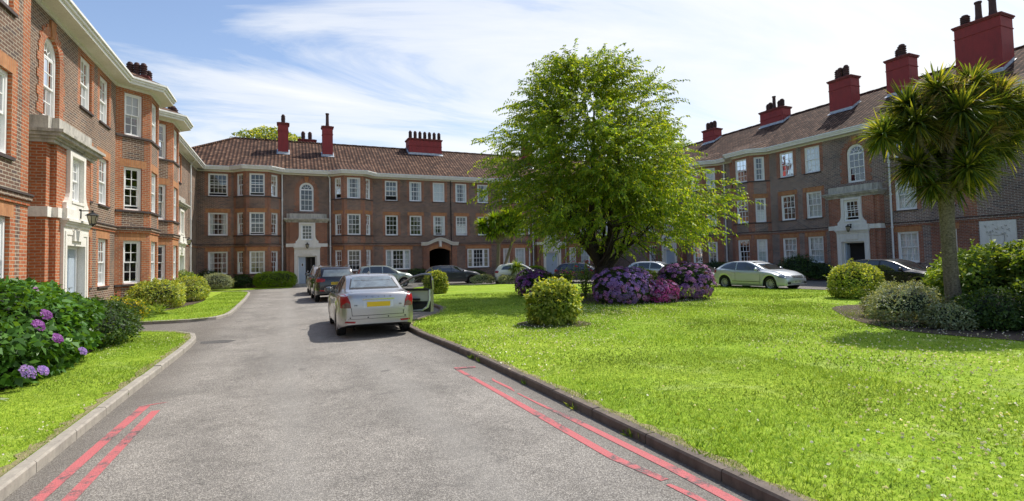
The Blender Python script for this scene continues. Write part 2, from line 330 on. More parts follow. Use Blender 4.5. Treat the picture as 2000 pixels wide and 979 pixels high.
class MB:
    def __init__(s): s.v = []; s.f = []; s.m = []; s.uv = []; s.mats = []
    def mi(s, m):
        if m not in s.mats: s.mats.append(m)
        return s.mats.index(m)
    def face(s, pts, mat, uv=None):
        i = len(s.v); s.v += [tuple(p) for p in pts]; s.f.append(list(range(i, i + len(pts)))); s.m.append(s.mi(mat))
        s.uv.append(uv if uv else [(p[0] + p[1], p[2]) for p in pts])
    def box(s, a, b, mat, T=None, uvs=True):
        T = T or (lambda x, y, z: (x, y, z))
        (x0, y0, z0), (x1, y1, z1) = a, b
        def P(x, y, z): return T(x, y, z)
        for q, uu in (([(x0, y0, z0), (x1, y0, z0), (x1, y0, z1), (x0, y0, z1)], 0), ([(x1, y1, z0), (x0, y1, z0), (x0, y1, z1), (x1, y1, z1)], 0),
                  ([(x0, y1, z0), (x0, y0, z0), (x0, y0, z1), (x0, y1, z1)], 1), ([(x1, y0, z0), (x1, y1, z0), (x1, y1, z1), (x1, y0, z1)], 1),
                  ([(x0, y0, z1), (x1, y0, z1), (x1, y1, z1), (x0, y1, z1)], 2), ([(x0, y1, z0), (x1, y1, z0), (x1, y0, z0), (x0, y0, z0)], 2)):
            uv = [((p[0], p[2]), (p[1], p[2]), (p[0], p[1]))[uu] for p in q]
            s.face([P(*p) for p in q], mat, uv)
    def lathe(s, prof, mat, c=(0, 0), n=10, z0=0, T=None):
        T = T or (lambda x, y, z: (x, y, z))
        for (r0, h0), (r1, h1) in zip(prof, prof[1:]):
            for k in range(n):
                a, b = 2 * PI * k / n, 2 * PI * (k + 1) / n
                q = [(c[0] + r0 * math.cos(a), c[1] + r0 * math.sin(a), z0 + h0), (c[0] + r0 * math.cos(b), c[1] + r0 * math.sin(b), z0 + h0),
                     (c[0] + r1 * math.cos(b), c[1] + r1 * math.sin(b), z0 + h1), (c[0] + r1 * math.cos(a), c[1] + r1 * math.sin(a), z0 + h1)]
                s.face([T(*p) for p in q], mat)
    def mesh(s, name, inv=None, smooth=None, merge=False):
        me = bpy.data.meshes.new(name)
        vs = s.v
        if inv is not None: vs = [tuple(inv @ Vector(p)) for p in vs]
        me.from_pydata(vs, [], s.f)
        for m in s.mats: me.materials.append(M[m])
        me.polygons.foreach_set('material_index', s.m)
        ul = me.uv_layers.new(name='UVMap'); flat = [c for u in s.uv for p in u for c in p]
        ul.data.foreach_set('uv', flat)
        if merge or smooth:
            bm = bmesh.new(); bm.from_mesh(me); bmesh.ops.remove_doubles(bm, verts=bm.verts, dist=1e-4); bm.to_mesh(me); bm.free()
        if smooth:
            me.polygons.foreach_set('use_smooth', [True] * len(me.polygons)); me.set_sharp_from_angle(angle=R_(smooth))
        me.update(); return me
    def add(s, name, parent=None, **kw):
        sm = kw.pop('smooth', None)
        inv = WORLD[parent.name].inverted() if parent else None
        return link(name, s.mesh(name, inv, sm), parent, None, **kw)

def tube(mb, pts, rad, mat, n=6):
    rings = []
    for i, p in enumerate(pts):
        p = Vector(p); a = Vector(pts[max(0, i - 1)]); b = Vector(pts[min(len(pts) - 1, i + 1)]); t = (b - a).normalized()
        u = t.cross(Vector((0, 0, 1)) if abs(t.z) < .9 else Vector((1, 0, 0))).normalized(); w = t.cross(u)
        r = rad[i] if isinstance(rad, (list, tuple)) else rad
        rings.append([p + (u * math.cos(2 * PI * k / n) + w * math.sin(2 * PI * k / n)) * r for k in range(n)])
    for a, b in zip(rings, rings[1:]):
        for k in range(n): mb.face([a[k], a[(k + 1) % n], b[(k + 1) % n], b[k]], mat)

# ------------------------------------------------------------------ camera
CF, CCY, YAW, PITCH, ROLL, CH = 1002.2503, 466.6939, .4149, .0407, -.0216, 1.72
fw = Vector((math.sin(YAW) * math.cos(PITCH), math.cos(YAW) * math.cos(PITCH), math.sin(PITCH)))
r0 = Vector((math.cos(YAW), -math.sin(YAW), 0)); u0 = r0.cross(fw)
rr = r0 * math.cos(ROLL) + u0 * math.sin(ROLL); uu = -r0 * math.sin(ROLL) + u0 * math.cos(ROLL)
cam = bpy.data.cameras.new('camera'); co = bpy.data.objects.new('camera', cam); COL.objects.link(co)
co.matrix_world = Matrix(((rr.x, uu.x, -fw.x, 0), (rr.y, uu.y, -fw.y, 0), (rr.z, uu.z, -fw.z, CH), (0, 0, 0, 1)))
cam.sensor_width = 36; cam.lens = 36 * CF / 2000; cam.shift_y = (CCY - 489.5) / 2000; cam.clip_end = 3000; cam.clip_start = .05
SC.camera = co
SC.view_settings.view_transform = 'Standard'; SC.view_settings.look = 'None'; SC.view_settings.exposure = 0

# ------------------------------------------------------------------ light and sky
SUN = Vector((.64, .22, 1)).normalized()
sl = bpy.data.lights.new('sun', 'SUN'); sl.energy = 5.0; sl.angle = R_(.5); sl.color = (1, .955, .88)
so = bpy.data.objects.new('sun', sl); COL.objects.link(so); so.rotation_euler = SUN.to_track_quat('Z', 'Y').to_euler(); so.location = (0, 0, 60)
w = bpy.data.worlds.new('World'); SC.world = w; w.use_nodes = True; nt = w.node_tree
bg = nt.nodes['Background']; sky = nd(nt, 'ShaderNodeTexSky', sky_type='NISHITA'); sky.sun_disc = False
sky.sun_elevation = math.asin(SUN.z); sky.sun_rotation = math.atan2(SUN.x, SUN.y); sky.air_density = 1.0; sky.dust_density = .8; sky.ozone_density = 1.2
tc = nd(nt, 'ShaderNodeTexCoord'); sp = nd(nt, 'ShaderNodeSeparateXYZ'); ln(nt, tc.outputs['Generated'], sp.inputs[0])
def wm(op, a, b=None, c=None):
    n = nd(nt, 'ShaderNodeMath', operation=op)
    for i, v in enumerate((a, b, c)):
        if v is None: continue
        if hasattr(v, 'links'): ln(nt, v, n.inputs[i])
        else: n.inputs[i].default_value = v
    return n.outputs[0]
zz = wm('ADD', wm('MAXIMUM', sp.outputs[2], 0.0), .22)
cx = wm('DIVIDE', sp.outputs[0], zz); cy = wm('DIVIDE', sp.outputs[1], zz)
cv = nd(nt, 'ShaderNodeCombineXYZ'); ln(nt, cx, cv.inputs[0]); ln(nt, cy, cv.inputs[1])
mp = nd(nt, 'ShaderNodeMapping'); mp.inputs['Rotation'].default_value = (0, 0, .9); mp.inputs['Scale'].default_value = (.45, 1.5, 1); ln(nt, cv.outputs[0], mp.inputs['Vector'])
mp.inputs['Location'].default_value = (1.7, .35, 0)
n1 = noise(nt, 1.5, 10, .62, mp.outputs[0], .9); n2 = noise(nt, .7, 4, .5, cv.outputs[0], .3)
# thicker cloud toward the sun's side, clear blue away from it
side = nd(nt, 'ShaderNodeVectorMath', operation='DOT_PRODUCT'); ln(nt, tc.outputs['Generated'], side.inputs[0]); side.inputs[1].default_value = (.95, .30, 0)
bias = wm('MULTIPLY', wm('SUBTRACT', side.outputs['Value'], .40), .30)
cl = wm('ADD', wm('ADD', wm('MULTIPLY', n1.outputs[0], .85), wm('MULTIPLY', n2.outputs[0], .45)), bias)
cr = ramp(nt, cl, [(.54, 0), (.68, .62), (.90, .99)])
hz = wm('POWER', wm('SUBTRACT', 1.0, wm('MAXIMUM', sp.outputs[2], 0.0)), 6.0)      # haze low down
skyc = mixc(nt, wm('MULTIPLY', hz, .35), sky.outputs[0], (4.8, 5.3, 5.7))
skyc = mixc(nt, 1.0, skyc, (1.22, 1.20, 1.22), 'MULTIPLY')
ln(nt, mixc(nt, cr.outputs[0], skyc, (6.9, 7.0, 7.1)), bg.inputs[0]); bg.inputs[1].default_value = .15

# ------------------------------------------------------------------ ground
def sheet(name, poly, z, mat, label=None, cat=None, kind='structure', h=0, **kw):
    mb = MB()
    tri = tessellate_polygon([[Vector((p[0], p[1], 0)) for p in poly]])
    for t in tri:
        q = [poly[i] for i in t]
        a = (q[1][0] - q[0][0]) * (q[2][1] - q[0][1]) - (q[1][1] - q[0][1]) * (q[2][0] - q[0][0])
        if a < 0: q = q[::-1]
        mb.face([(x, y, z) for x, y in q], mat, [(x, y) for x, y in q])
    if h:
        for a, b in zip(poly, poly[1:] + poly[:1]): mb.face([(a[0], a[1], z - h), (b[0], b[1], z - h), (b[0], b[1], z), (a[0], a[1], z)], mat)
    return mb.add(name, None, label=label, cat=cat, kind=kind)
def smooth_poly(pts, k=2, closed=True):
    for _ in range(k):
        out = []
        n = len(pts)
        for i in range(n if closed else n - 1):
            a, b = pts[i], pts[(i + 1) % n]
            out += [(a[0] * .75 + b[0] * .25, a[1] * .75 + b[1] * .25), (a[0] * .25 + b[0] * .75, a[1] * .25 + b[1] * .75)]
        if not closed: out = [pts[0]] + out + [pts[-1]]
        pts = out
    return pts
sheet('ground', [(-400, -300), (400, -300), (400, 500), (-400, 500)], -.02, 'soil')
sheet('driveway', [(-5.9, -12), (31.3, -12), (31.3, 44), (-5.9, 44)], 0, 'asphalt')
EDGE = [(3.0, -6), (3.02, 6.97), (2.97, 9.2), (2.76, 12.5), (2.9, 13.9), (3.5, 14.9), (4.5, 16.2), (5.05, 17.8), (5.1, 19), (5.2, 21.5), (5.7, 25), (6.3, 29), (7.0, 31.8), (8.2, 33.8), (10.3, 34.2),
        (13, 32.6), (16, 29.8), (19, 26.6), (21, 24), (21.75, 21), (21.8, 14), (21.8, -6)]
lawn_poly = smooth_poly(EDGE, 2, False)
LZ = .085
def kerb(name, path, wd, z, mat, out=1, label='', seg=.9):
    # stones laid end to end along the path with thin joints
    mb = MB(); L = 0
    pts = [Vector((p[0], p[1], 0)) for p in path]
    # resample
    rs = [pts[0]]; acc = 0
    for a, b in zip(pts, pts[1:]):
        d = (b - a).length; t = 0
        while acc + (d - t) >= seg:
            t += seg - acc; rs.append(a.lerp(b, t / d)); acc = 0
        acc += d - t
    rs.append(pts[-1])
    nrm = []
    for i in range(len(rs)):
        t = (rs[min(i + 1, len(rs) - 1)] - rs[max(i - 1, 0)]).normalized(); nrm.append(Vector((-t.y, t.x, 0)) * out)
    for i in range(len(rs) - 1):
        a, b = rs[i], rs[i + 1]; t = (b - a).normalized() * .006; j = random.uniform(-.006, .006)
        A, B = a + t, b - t; n0, n1 = nrm[i] * wd, nrm[i + 1] * wd; zt = z + j; ch = .018
        o = [(A, B, -.02, 0), (A, B, zt - ch, 0)]
        ring = lambda p, n: [p + Vector((0, 0, -.02)), p + Vector((0, 0, zt - ch)), p + n * .13 + Vector((0, 0, zt)), p + n + Vector((0, 0, zt)), p + n + Vector((0, 0, -.02))]
        r1, r2 = ring(A, n0), ring(B, n1)
        for k in range(4): mb.face([r1[k], r2[k], r2[k + 1], r1[k + 1]], mat)
        mb.face(r1, mat); mb.face(r2[::-1], mat)
    return mb.add(name, None, kind='structure')
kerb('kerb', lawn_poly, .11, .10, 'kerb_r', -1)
sheet('lawn', [(p[0] + (.1 if p[0] < 8 else 0), p[1]) for p in lawn_poly], LZ, 'lawn')
M['tar'] = plain('old_tar_patch', (.10, .095, .09), .9, var=.25, scale=18, bstr=.6)
sheet('road_patch', [(-1.75, 13.3), (-1.2, 13.15), (-1.05, 13.5), (-1.35, 13.75), (-1.8, 13.7)], .004, 'tar')
L1 = smooth_poly([(-1.98, -6), (-1.95, 7), (-1.9, 10), (-1.85, 12.5), (-1.9, 14.2), (-2.2, 15.2), (-3.1, 15.95), (-4.2, 16.3), (-5.0, 16.4)], 2, False)
L2 = smooth_poly([(-5.4, 19.3), (-4.5, 18.9), (-3.2, 18.6), (-2.3, 18.7), (-1.8, 19.6), (-1.75, 21.5), (-1.8, 28), (-1.95, 34.3), (-2.15, 36.4), (-2.9, 37.4), (-5, 38.2)], 2, False)
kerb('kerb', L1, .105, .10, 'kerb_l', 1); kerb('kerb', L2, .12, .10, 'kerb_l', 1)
sheet('lawn', [(x - .1, y) for x, y in L1] + [(-5.6, 16.4), (-5.6, -6)], LZ, 'lawn')
sheet('lawn', [(x - .1, y) for x, y in L2] + [(-5.6, 38.2), (-5.6, 19.2)], LZ, 'lawn')
sheet('flower_bed', smooth_poly([(-5.95, 5.5), (-3.7, 5.8), (-3.55, 9), (-3.4, 12.3), (-3.85, 14.6), (-4.4, 15.8), (-5.95, 15.9)], 1), LZ + .02, 'soil')
sheet('flower_bed', smooth_poly([(-5.95, 19.8), (-4.5, 19.6), (-4.3, 22), (-3.7, 25), (-3.5, 29), (-4.3, 32), (-5.95, 33)], 1), LZ + .02, 'soil')
sheet('flower_bed', smooth_poly([(-5.9, 39.4), (-3.2, 39.2), (-1.7, 41.2), (.4, 41.2), (.4, 43.9), (-5.9, 43.9)], 1), .06, 'lawn', h=.06)
sheet('flower_bed', smooth_poly([(13.35, 9.0), (12.0, 7.5), (11.5, 6.3), (11.75, 5.2), (12.3, 3.5), (14.5, 3.2), (18, 5), (18, 9.5), (15.5, 10.8)], 2), LZ + .012, 'soil')
sheet('flower_bed', smooth_poly([(9.6, 21.6), (9.4, 18), (9.6, 15.2), (11.6, 14.3), (14.6, 14.6), (15.2, 16.4), (13, 20.6), (11, 22)], 2), LZ + .012, 'soil')
sheet('flower_bed', smooth_poly([(5.2, 12), (5.5, 10.8), (6.9, 10.6), (7.1, 11.8), (6, 12.4)], 2), LZ + .012, 'soil')
def worn_edge(name, path, w_, seed):
    rng = random.Random(seed); mb = MB(); pts = [Vector((p[0], p[1], 0)) for p in path]; rs = []
    for a, b in zip(pts, pts[1:]):
        n = max(1, int((b - a).length / .12)); rs += [a.lerp(b, k / n) for k in range(n)]
    prev = None
    for i in range(len(rs) - 1):
        t = (rs[i + 1] - rs[i]).normalized(); nn = Vector((t.y, -t.x, 0)); ww = w_ * (.25 + rng.random() * .9)
        cur = (rs[i] + Vector((0, 0, LZ + .006)), rs[i] + nn * (ww if name == 'r' else -ww) + Vector((0, 0, LZ + .006)))
        if prev: mb.face([prev[0], cur[0], cur[1], prev[1]], 'dryturf')
        prev = cur
    mb.add('worn_turf_edge', None, kind='structure')
worn_edge('r', [(p[0] + .10, p[1]) for p in lawn_poly if p[1] < 24 and p[0] < 8], .13, 1)
worn_edge('l', [(x - .13, y) for x, y in L1 if y < 16.2], .13, 2)
rg_ = random.Random(4)
tuft = []
_r = np.random.RandomState(9)
for (x, y) in [(2.98, 8.6), (3.0, 8.3), (3.01, 9.4), (2.9, 11.2), (3.02, 6.5), (3.03, 5.2), (-1.96, 8.4), (-1.93, 11.0), (3.03, 4.1)]:
    m = 26; C = np.array([x - .01, y, .0]) + _r.normal(size=(m, 3)) * np.array([.012, .05, 0]); D = _r.normal(size=(m, 3)) * .5 + np.array([0, 0, 1.]); D /= np.linalg.norm(D, axis=1)[:, None]
    S = np.cross(D, _r.normal(size=(m, 3))); S /= np.linalg.norm(S, axis=1)[:, None]; H = (.04 + .07 * _r.rand(m))[:, None]
    tuft.append(np.stack([C, C + D * H * .5 + S * .010, C + D * H, C + D * H * .5 - S * .010], 1))
WEEDS = tuft
def stripe(pts, wd, name='road_marking'):
    mb = MB()
    for (x0, y0, w0), (x1, y1, w1) in zip(pts, pts[1:]):
        mb.face([(x0 - w0, y0, .004), (x0 + w0, y0, .004), (x1 + w1, y1, .004), (x1 - w1, y1, .004)], 'redline')
    mb.add(name, None, kind='structure')
stripe([(-1.72, 3.2, .05), (-1.71, 5, .05), (-1.66, 6.6, .05), (-1.61, 7.75, .055)], 0); stripe([(-1.50, 3.2, .045), (-1.49, 4.9, .05), (-1.46, 6.6, .045), (-1.44, 7.45, .045)], 0)
stripe([(-1.64, 7.752, .05), (-1.55, 7.80, .06), (-1.4, 7.84, .04)], 0)
stripe([(2.66, 3.22, .04), (2.57, 3.75, .045), (2.55, 5, .05), (2.52, 6.4, .04), (2.48, 7.9, .035)], 0)
stripe([(2.63, 3.15, .02), (2.66, 2.95, .035), (2.67, 2.7, .02)], 0)
stripe([(2.86, 2.3, .05), (2.86, 3.4, .05), (2.80, 4.8, .04), (2.74, 5.6, .018), (2.72, 6.1, .012)], 0)
stripe([(2.72, 6.2, .006), (2.74, 6.4, .028), (2.71, 6.9, .022), (2.74, 7.05, .004)], 0)
mbx = MB(); mbx.face([(2.46, 7.9, .008), (2.78, 7.86, .008), (2.80, 7.96, .008), (2.46, 8.02, .008)], 'redline'); mbx.add('road_marking', None, kind='structure')

# ------------------------------------------------------------------ windows
WCACHE = {}
def bar(mb, x0, x1, z0, z1, y0, y1, mat='white'): mb.box((x0, y1, z0), (x1, y0, z1), mat)
def window_mesh(w_, h_, cols, rows, op, kind='sash'):
    key = (round(w_, 2), round(h_, 2), cols, rows, op, kind)
    if key in WCACHE: return WCACHE[key]
    mb = MB(); gl = MB(); fr = .075; D0 = -.075; D1 = -.20
    x0, x1 = -w_ / 2, w_ / 2
    bar(mb, x0, x0 + fr, 0, h_, D0, D1); bar(mb, x1 - fr, x1, 0, h_, D0, D1)
    bar(mb, x0 + fr, x1 - fr, 0, fr * .9, D0 + .02, D1); bar(mb, x0 + fr, x1 - fr, h_ - fr, h_, D0, D1)
    def sash(xa, xb, za, zb, y, c, r, bw=.026):
        st = .048
        bar(mb, xa, xa + st, za, zb, y, y - .04); bar(mb, xb - st, xb, za, zb, y, y - .04)
        bar(mb, xa + st, xb - st, za, za + st, y, y - .04); bar(mb, xa + st, xb - st, zb - st * .8, zb, y, y - .04)
        for i in range(1, c):
            x = xa + st + (xb - xa - 2 * st) * i / c; bar(mb, x - bw / 2, x + bw / 2, za + st, zb - st * .8, y - .004, y - .03)
        for i in range(1, r):
            z = za + st + (zb - za - 1.8 * st) * i / r; bar(mb, xa + st, xb - st, z - bw / 2, z + bw / 2, y - .006, y - .028)
        gl.face([(xa + st, y - .018, za + st), (xb - st, y - .018, za + st), (xb - st, y - .018, zb - st * .8), (xa + st, y - .018, zb - st * .8)], 'glass')
    if kind == 'sash':
        mid = h_ / 2; xa, xb = x0 + fr, x1 - fr
        sash(xa, xb, mid - .02 , h_ - fr, -.10, cols, rows // 2)
        if op > 0: sash(xa, xb, fr * .9 + op, mid + .02 + op, -.145, cols, rows // 2)
        else: sash(xa, xb, fr * .9, mid + .02, -.145, cols, rows // 2)
    elif kind == 'triple':
        for a, b, c in ((x0 + fr, x0 + .50, 1), (x0 + .60, x1 - .60, 3), (x1 - .50, x1 - fr, 1)):
            sash(a, b, h_ / 2 - .02, h_ - fr, -.10, c, 2); sash(a, b, fr * .9, h_ / 2 + .02, -.13, c, 2)
        for a in (x0 + .50, x1 - .60): bar(mb, a, a + .10, fr * .9, h_ - fr, D0 + .01, D1)
    elif kind == 'arch':
        r = w_ / 2; zs = h_ - r; n = 20
        for k in range(n):
            a, b = PI * k / n, PI * (k + 1) / n
            for (ra, rb, y) in ((r, r - .11, D0), (r - .11, r - .15, D0 - .04)):
                pa = [(ra * math.cos(a), zs + ra * math.sin(a)), (ra * math.cos(b), zs + ra * math.sin(b)), (rb * math.cos(b), zs + rb * math.sin(b)), (rb * math.cos(a), zs + rb * math.sin(a))]
                mb.face([(p[0], y, p[1]) for p in pa], 'white')
                mb.face([(pa[2][0], y, pa[2][1]), (pa[3][0], y, pa[3][1]), (pa[3][0], y - .06, pa[3][1]), (pa[2][0], y - .06, pa[2][1])], 'white')
            gl.face([(0, -.15, zs), ((r - .1) * math.cos(a), -.15, zs + (r - .1) * math.sin(a)), ((r - .1) * math.cos(b), -.15, zs + (r - .1) * math.sin(b))], 'glass')
        # strip out the square head of the box frame and add the fan bars
        bar(mb, x0 + fr, x1 - fr, zs - .05, zs + .05, D0 - .02, D1)
        for a in (36, 72, 108, 144):
            a = R_(a); c_, s_ = math.cos(a), math.sin(a); w2 = .014
            mb.face([(c_ * .16 - s_ * w2, -.125, zs + s_ * .16 + c_ * w2), (c_ * .16 + s_ * w2, -.125, zs + s_ * .16 - c_ * w2), (c_ * (r - .12) + s_ * w2, -.125, zs + s_ * (r - .12) - c_ * w2), (c_ * (r - .12) - s_ * w2, -.125, zs + s_ * (r - .12) + c_ * w2)], 'white')
        for k in range(8):
            a, b = PI * k / 8, PI * (k + 1) / 8
            mb.face([(.17 * math.cos(a), -.124, zs + .17 * math.sin(a)), (.17 * math.cos(b), -.124, zs + .17 * math.sin(b)), (.14 * math.cos(b), -.124, zs + .14 * math.sin(b)), (.14 * math.cos(a), -.124, zs + .14 * math.sin(a))], 'white')
        sash(x0 + fr, x1 - fr, zs / 2, zs - .05, -.10, cols, 2); sash(x0 + fr, x1 - fr, fr * .9, zs / 2 + .04, -.14, cols, 2)
    if kind == 'arch':      # remove the two square uprights above the springing: rebuild frame lists
        keepv = MB(); keepv.mats = mb.mats
        for f_, mi_, uv_ in zip(mb.f, mb.m, mb.uv):
            pts = [mb.v[i] for i in f_]
            if all(abs(p[0]) > x1 - fr - .001 for p in pts) or (min(p[2] for p in pts) > h_ - fr - .001 and max(p[1] for p in pts) > D0 - .001 and len(set(round(p[2], 3) for p in pts)) <= 2 and max(abs(p[0]) for p in pts) > x1 - fr - .01):
                pts = [(p[0], p[1], min(p[2], h_ - w_ / 2)) for p in pts]
                if max(p[2] for p in pts) - min(p[2] for p in pts) < .001 and max(p[0] for p in pts) - min(p[0] for p in pts) > .2: continue
            i = len(keepv.v); keepv.v += pts; keepv.f.append(list(range(i, i + len(pts)))); keepv.m.append(mi_); keepv.uv.append(uv_)
        mb = keepv
    r_ = (mb.mesh('window'), gl.mesh('pane')); WCACHE[key] = r_
    return r_
CC = {}
def curtain_mesh(w_, h_, style):
    key = (round(w_, 2), round(h_, 2), style)
    if key in CC: return CC[key]
    mb = MB()
    def wavy(x0, x1, z0, z1, mat, amp=.018, y=-.26):
        n = max(4, int((x1 - x0) / .03))
        for i in range(n):
            a, b = x0 + (x1 - x0) * i / n, x0 + (x1 - x0) * (i + 1) / n
            ya, yb = y + amp * math.sin(a * 55 + a * a * 9), y + amp * math.sin(b * 55 + b * b * 9)
            mb.face([(a, ya, z0), (b, yb, z0), (b, yb, z1), (a, ya, z1)], mat)
    a, b = -w_ / 2 + .06, w_ / 2 - .06
    if style == 'net': wavy(a, b, .06, h_ - .06, 'netc')
    elif style == 'half': wavy(a, b, .06, h_ * .5, 'netc')
    elif style == 'cream': wavy(a, -.03, .06, h_ - .06, 'cream'); wavy(.03, b, .06, h_ - .06, 'cream')
    elif style == 'sides': wavy(a, a + w_ * .2, .06, h_ - .06, 'netc'); wavy(b - w_ * .2, b, .06, h_ - .06, 'netc')
    elif style == 'drape': wavy(a, a + w_ * .3, .06, h_ - .06, 'pinkc'); wavy(b - w_ * .22, b, .06, h_ - .06, 'netc')
    elif style == 'creamsides': wavy(a, a + w_ * .25, .06, h_ - .06, 'cream'); wavy(b - w_ * .25, b, .06, h_ - .06, 'cream')
    elif style == 'blind': mb.face([(a, -.25, h_ * .45), (b, -.25, h_ * .45), (b, -.25, h_ - .06), (a, -.25, h_ - .06)], 'blind')
    CC[key] = mb.mesh('curtain', merge=True); CC[key].polygons.foreach_set('use_smooth', [True] * len(CC[key].polygons))
    return CC[key]

class Wing:
    def __init__(s, root, T, flip, bm='brick', rm='red'):
        s.root = root; s.T = T; s.flip = flip; s.wall = MB(); s.sills = MB(); s.bm = bm; s.rm = rm; s.nwin = 0; s.rng = random.Random(len(root.name) * 31)
    def frame(s, u, d, z, t, n):
        o = Vector(s.T(u, d, z)); tt = Vector(s.T(u + t[0], d + t[1], z)) - o; nn = Vector(s.T(u + n[0], d + n[1], z)) - o
        if s.flip: tt = -tt
        return Matrix(((tt.x, nn.x, 0, o.x), (tt.y, nn.y, 0, o.y), (0, 0, 1, o.z), (0, 0, 0, 1)))
    def window(s, m, w_, h_, cols=3, rows=4, op=0, kind='sash', curtain=None, sill=True):
        me, gl = window_mesh(w_, h_, cols, rows, op, kind)
        o = link('window', me, s.root, m); link('pane', gl, o, m)
        if kind != 'arch' and sill and w_ != .876:
            if ('sill', w_) not in CC:
                sb = MB(); sb.box((-w_ / 2 - .06, -.12, -.07), (w_ / 2 + .06, .055, -.002), 'sill'); CC[('sill', w_)] = sb.mesh('sill')
            link('sill', CC[('sill', w_)], o, m)
        if curtain is None: curtain = s.rng.choice(s.curt)
        if curtain and curtain != 'none' and kind != 'arch': link('curtain', curtain_mesh(w_, h_, curtain), o, m)
    curt = ['none', 'none', 'sides', 'half', 'net', 'sides', 'none', 'blind']
    def panel(s, p0, p1, z0, z1, ops=(), zones=(), base=None, u_off=0, reveal=.14, mb=None):
        """flat wall from p0 to p1 in plan; ops=(a,b,za,zb) openings, zones=(a,b,za,zb,mat)"""
        mb = mb or s.wall; base = base or s.bm
        L = math.dist(p0, p1); t = ((p1[0] - p0[0]) / L, (p1[1] - p0[1]) / L); n = (-t[1], t[0])
        P = lambda a, z, q=0: s.T(p0[0] + t[0] * a + n[0] * q, p0[1] + t[1] * a + n[1] * q, z)
        xs = sorted({0, L} | {min(max(v, 0), L) for o in ops for v in o[:2]} | {min(max(v, 0), L) for o in zones for v in o[:2]})
        zs = sorted({z0, z1} | {min(max(v, z0), z1) for o in ops for v in o[2:4]} | {min(max(v, z0), z1) for o in zones for v in o[2:4]})
        for a, b in zip(xs, xs[1:]):
            if b - a < 1e-4: continue
            for c, d in zip(zs, zs[1:]):
                if d - c < 1e-4: continue
                mx, mz = (a + b) / 2, (c + d) / 2
                if any(o[0] < mx < o[1] and o[2] < mz < o[3] for o in ops): continue
                mat = base; uo = (0, 0)
                for zn in zones:
                    if zn[0] < mx < zn[1] and zn[2] < mz < zn[3]:
                        mat = zn[4]
                        if mat == 'lintel': uo = (0, -zn[2])
                mb.face([P(a, c), P(b, c), P(b, d), P(a, d)], mat, [(a + u_off, c + uo[1]), (b + u_off, c + uo[1]), (b + u_off, d + uo[1]), (a + u_off, d + uo[1])])
        for a, b, c, d in ops:
            r = s.rm
            for q, uv in (([P(a, c), P(a, d), P(a, d, -reveal - .1), P(a, c, -reveal - .1)], [(0, c), (0, d), (.23, d), (.23, c)]), ([P(b, d), P(b, c), P(b, c, -reveal - .1), P(b, d, -reveal - .1)], [(0, d), (0, c), (.23, c), (.23, d)]),
                      ([P(a, d), P(b, d), P(b, d, -reveal - .1), P(a, d, -reveal - .1)], [(a, 0), (b, 0), (b, .2), (a, .2)]), ([P(b, c), P(a, c), P(a, c, -reveal - .1), P(b, c, -reveal - .1)], [(b, 0), (a, 0), (a, .2), (b, .2)])):
                mb.face(q, r, uv)
        return P, t, n
    def winpanel(s, p0, p1, wins, z0, z1, extra=(), fullred=False, u_off=0, top=8.93):
        """wins: (centre a, width, z0, z1, cols, rows, open, kind, curtain)"""
        ops = []; zones = list(extra)
        for wn in wins:
            a, w_, c, d = wn[:4]; q = .225
            ops.append((a - w_ / 2, a + w_ / 2, c, d))
            if not fullred: zones += [(a - w_ / 2 - q, a + w_ / 2 + q, c, min(d + .3, top), s.rm)]
        for wn in wins:
            a, w_, c, d = wn[:4]
            if d < 7: zones.append((a - w_ / 2 - .16, a + w_ / 2 + .16, d, d + .3, 'lintel'))
        P, t, n = s.panel(p0, p1, z0, z1, ops, zones, u_off=u_off)
        for wn in wins:
            a, w_, c, d, cols, rows = wn[:6]; op = wn[6] if len(wn) > 6 else 0; kind = wn[7] if len(wn) > 7 else 'sash'; cu = wn[8] if len(wn) > 8 else None
            u, dd = p0[0] + t[0] * a, p0[1] + t[1] * a
            s.window(s.frame(u, dd, c, t, n), w_, d - c, cols, rows, op, kind, cu)
            if kind != 'arch':
                e = .06

    def band(s, poly, off0, off1, z0, z1, mat, mb, capends=True):
        a = offset(poly, off0); b = offset(poly, off1); T = s.T
        L = 0
        for i in range(len(poly) - 1):
            l2 = L + math.dist(b[i], b[i + 1])
            mb.face([T(*b[i], z0), T(*b[i + 1], z0), T(*b[i + 1], z1), T(*b[i], z1)], mat, [(L, z0), (l2, z0), (l2, z1), (L, z1)])
            mb.face([T(*b[i], z1), T(*b[i + 1], z1), T(*a[i + 1], z1), T(*a[i], z1)], mat); mb.face([T(*a[i], z0), T(*a[i + 1], z0), T(*b[i + 1], z0), T(*b[i], z0)], mat)
            L = l2
        for i in (0, -1): mb.face([T(*a[i], z0), T(*b[i], z0), T(*b[i], z1), T(*a[i], z1)], mat)

def offset(poly, o):
    out = []
    n = len(poly); nr = []
    for a, b in zip(poly, poly[1:]):
        L = math.dist(a, b); nr.append((-(b[1] - a[1]) / L, (b[0] - a[0]) / L))
    for i in range(n):
        if i == 0: m = nr[0]; k = 1
        elif i == n - 1: m = nr[-1]; k = 1
        else:
            a, b = nr[i - 1], nr[i]; m = (a[0] + b[0], a[1] + b[1]); l = math.hypot(*m); m = (m[0] / l, m[1] / l); k = 1 / max(.4, m[0] * a[0] + m[1] * a[1])
        out.append((poly[i][0] + m[0] * o * k, poly[i][1] + m[1] * o * k))
    return out

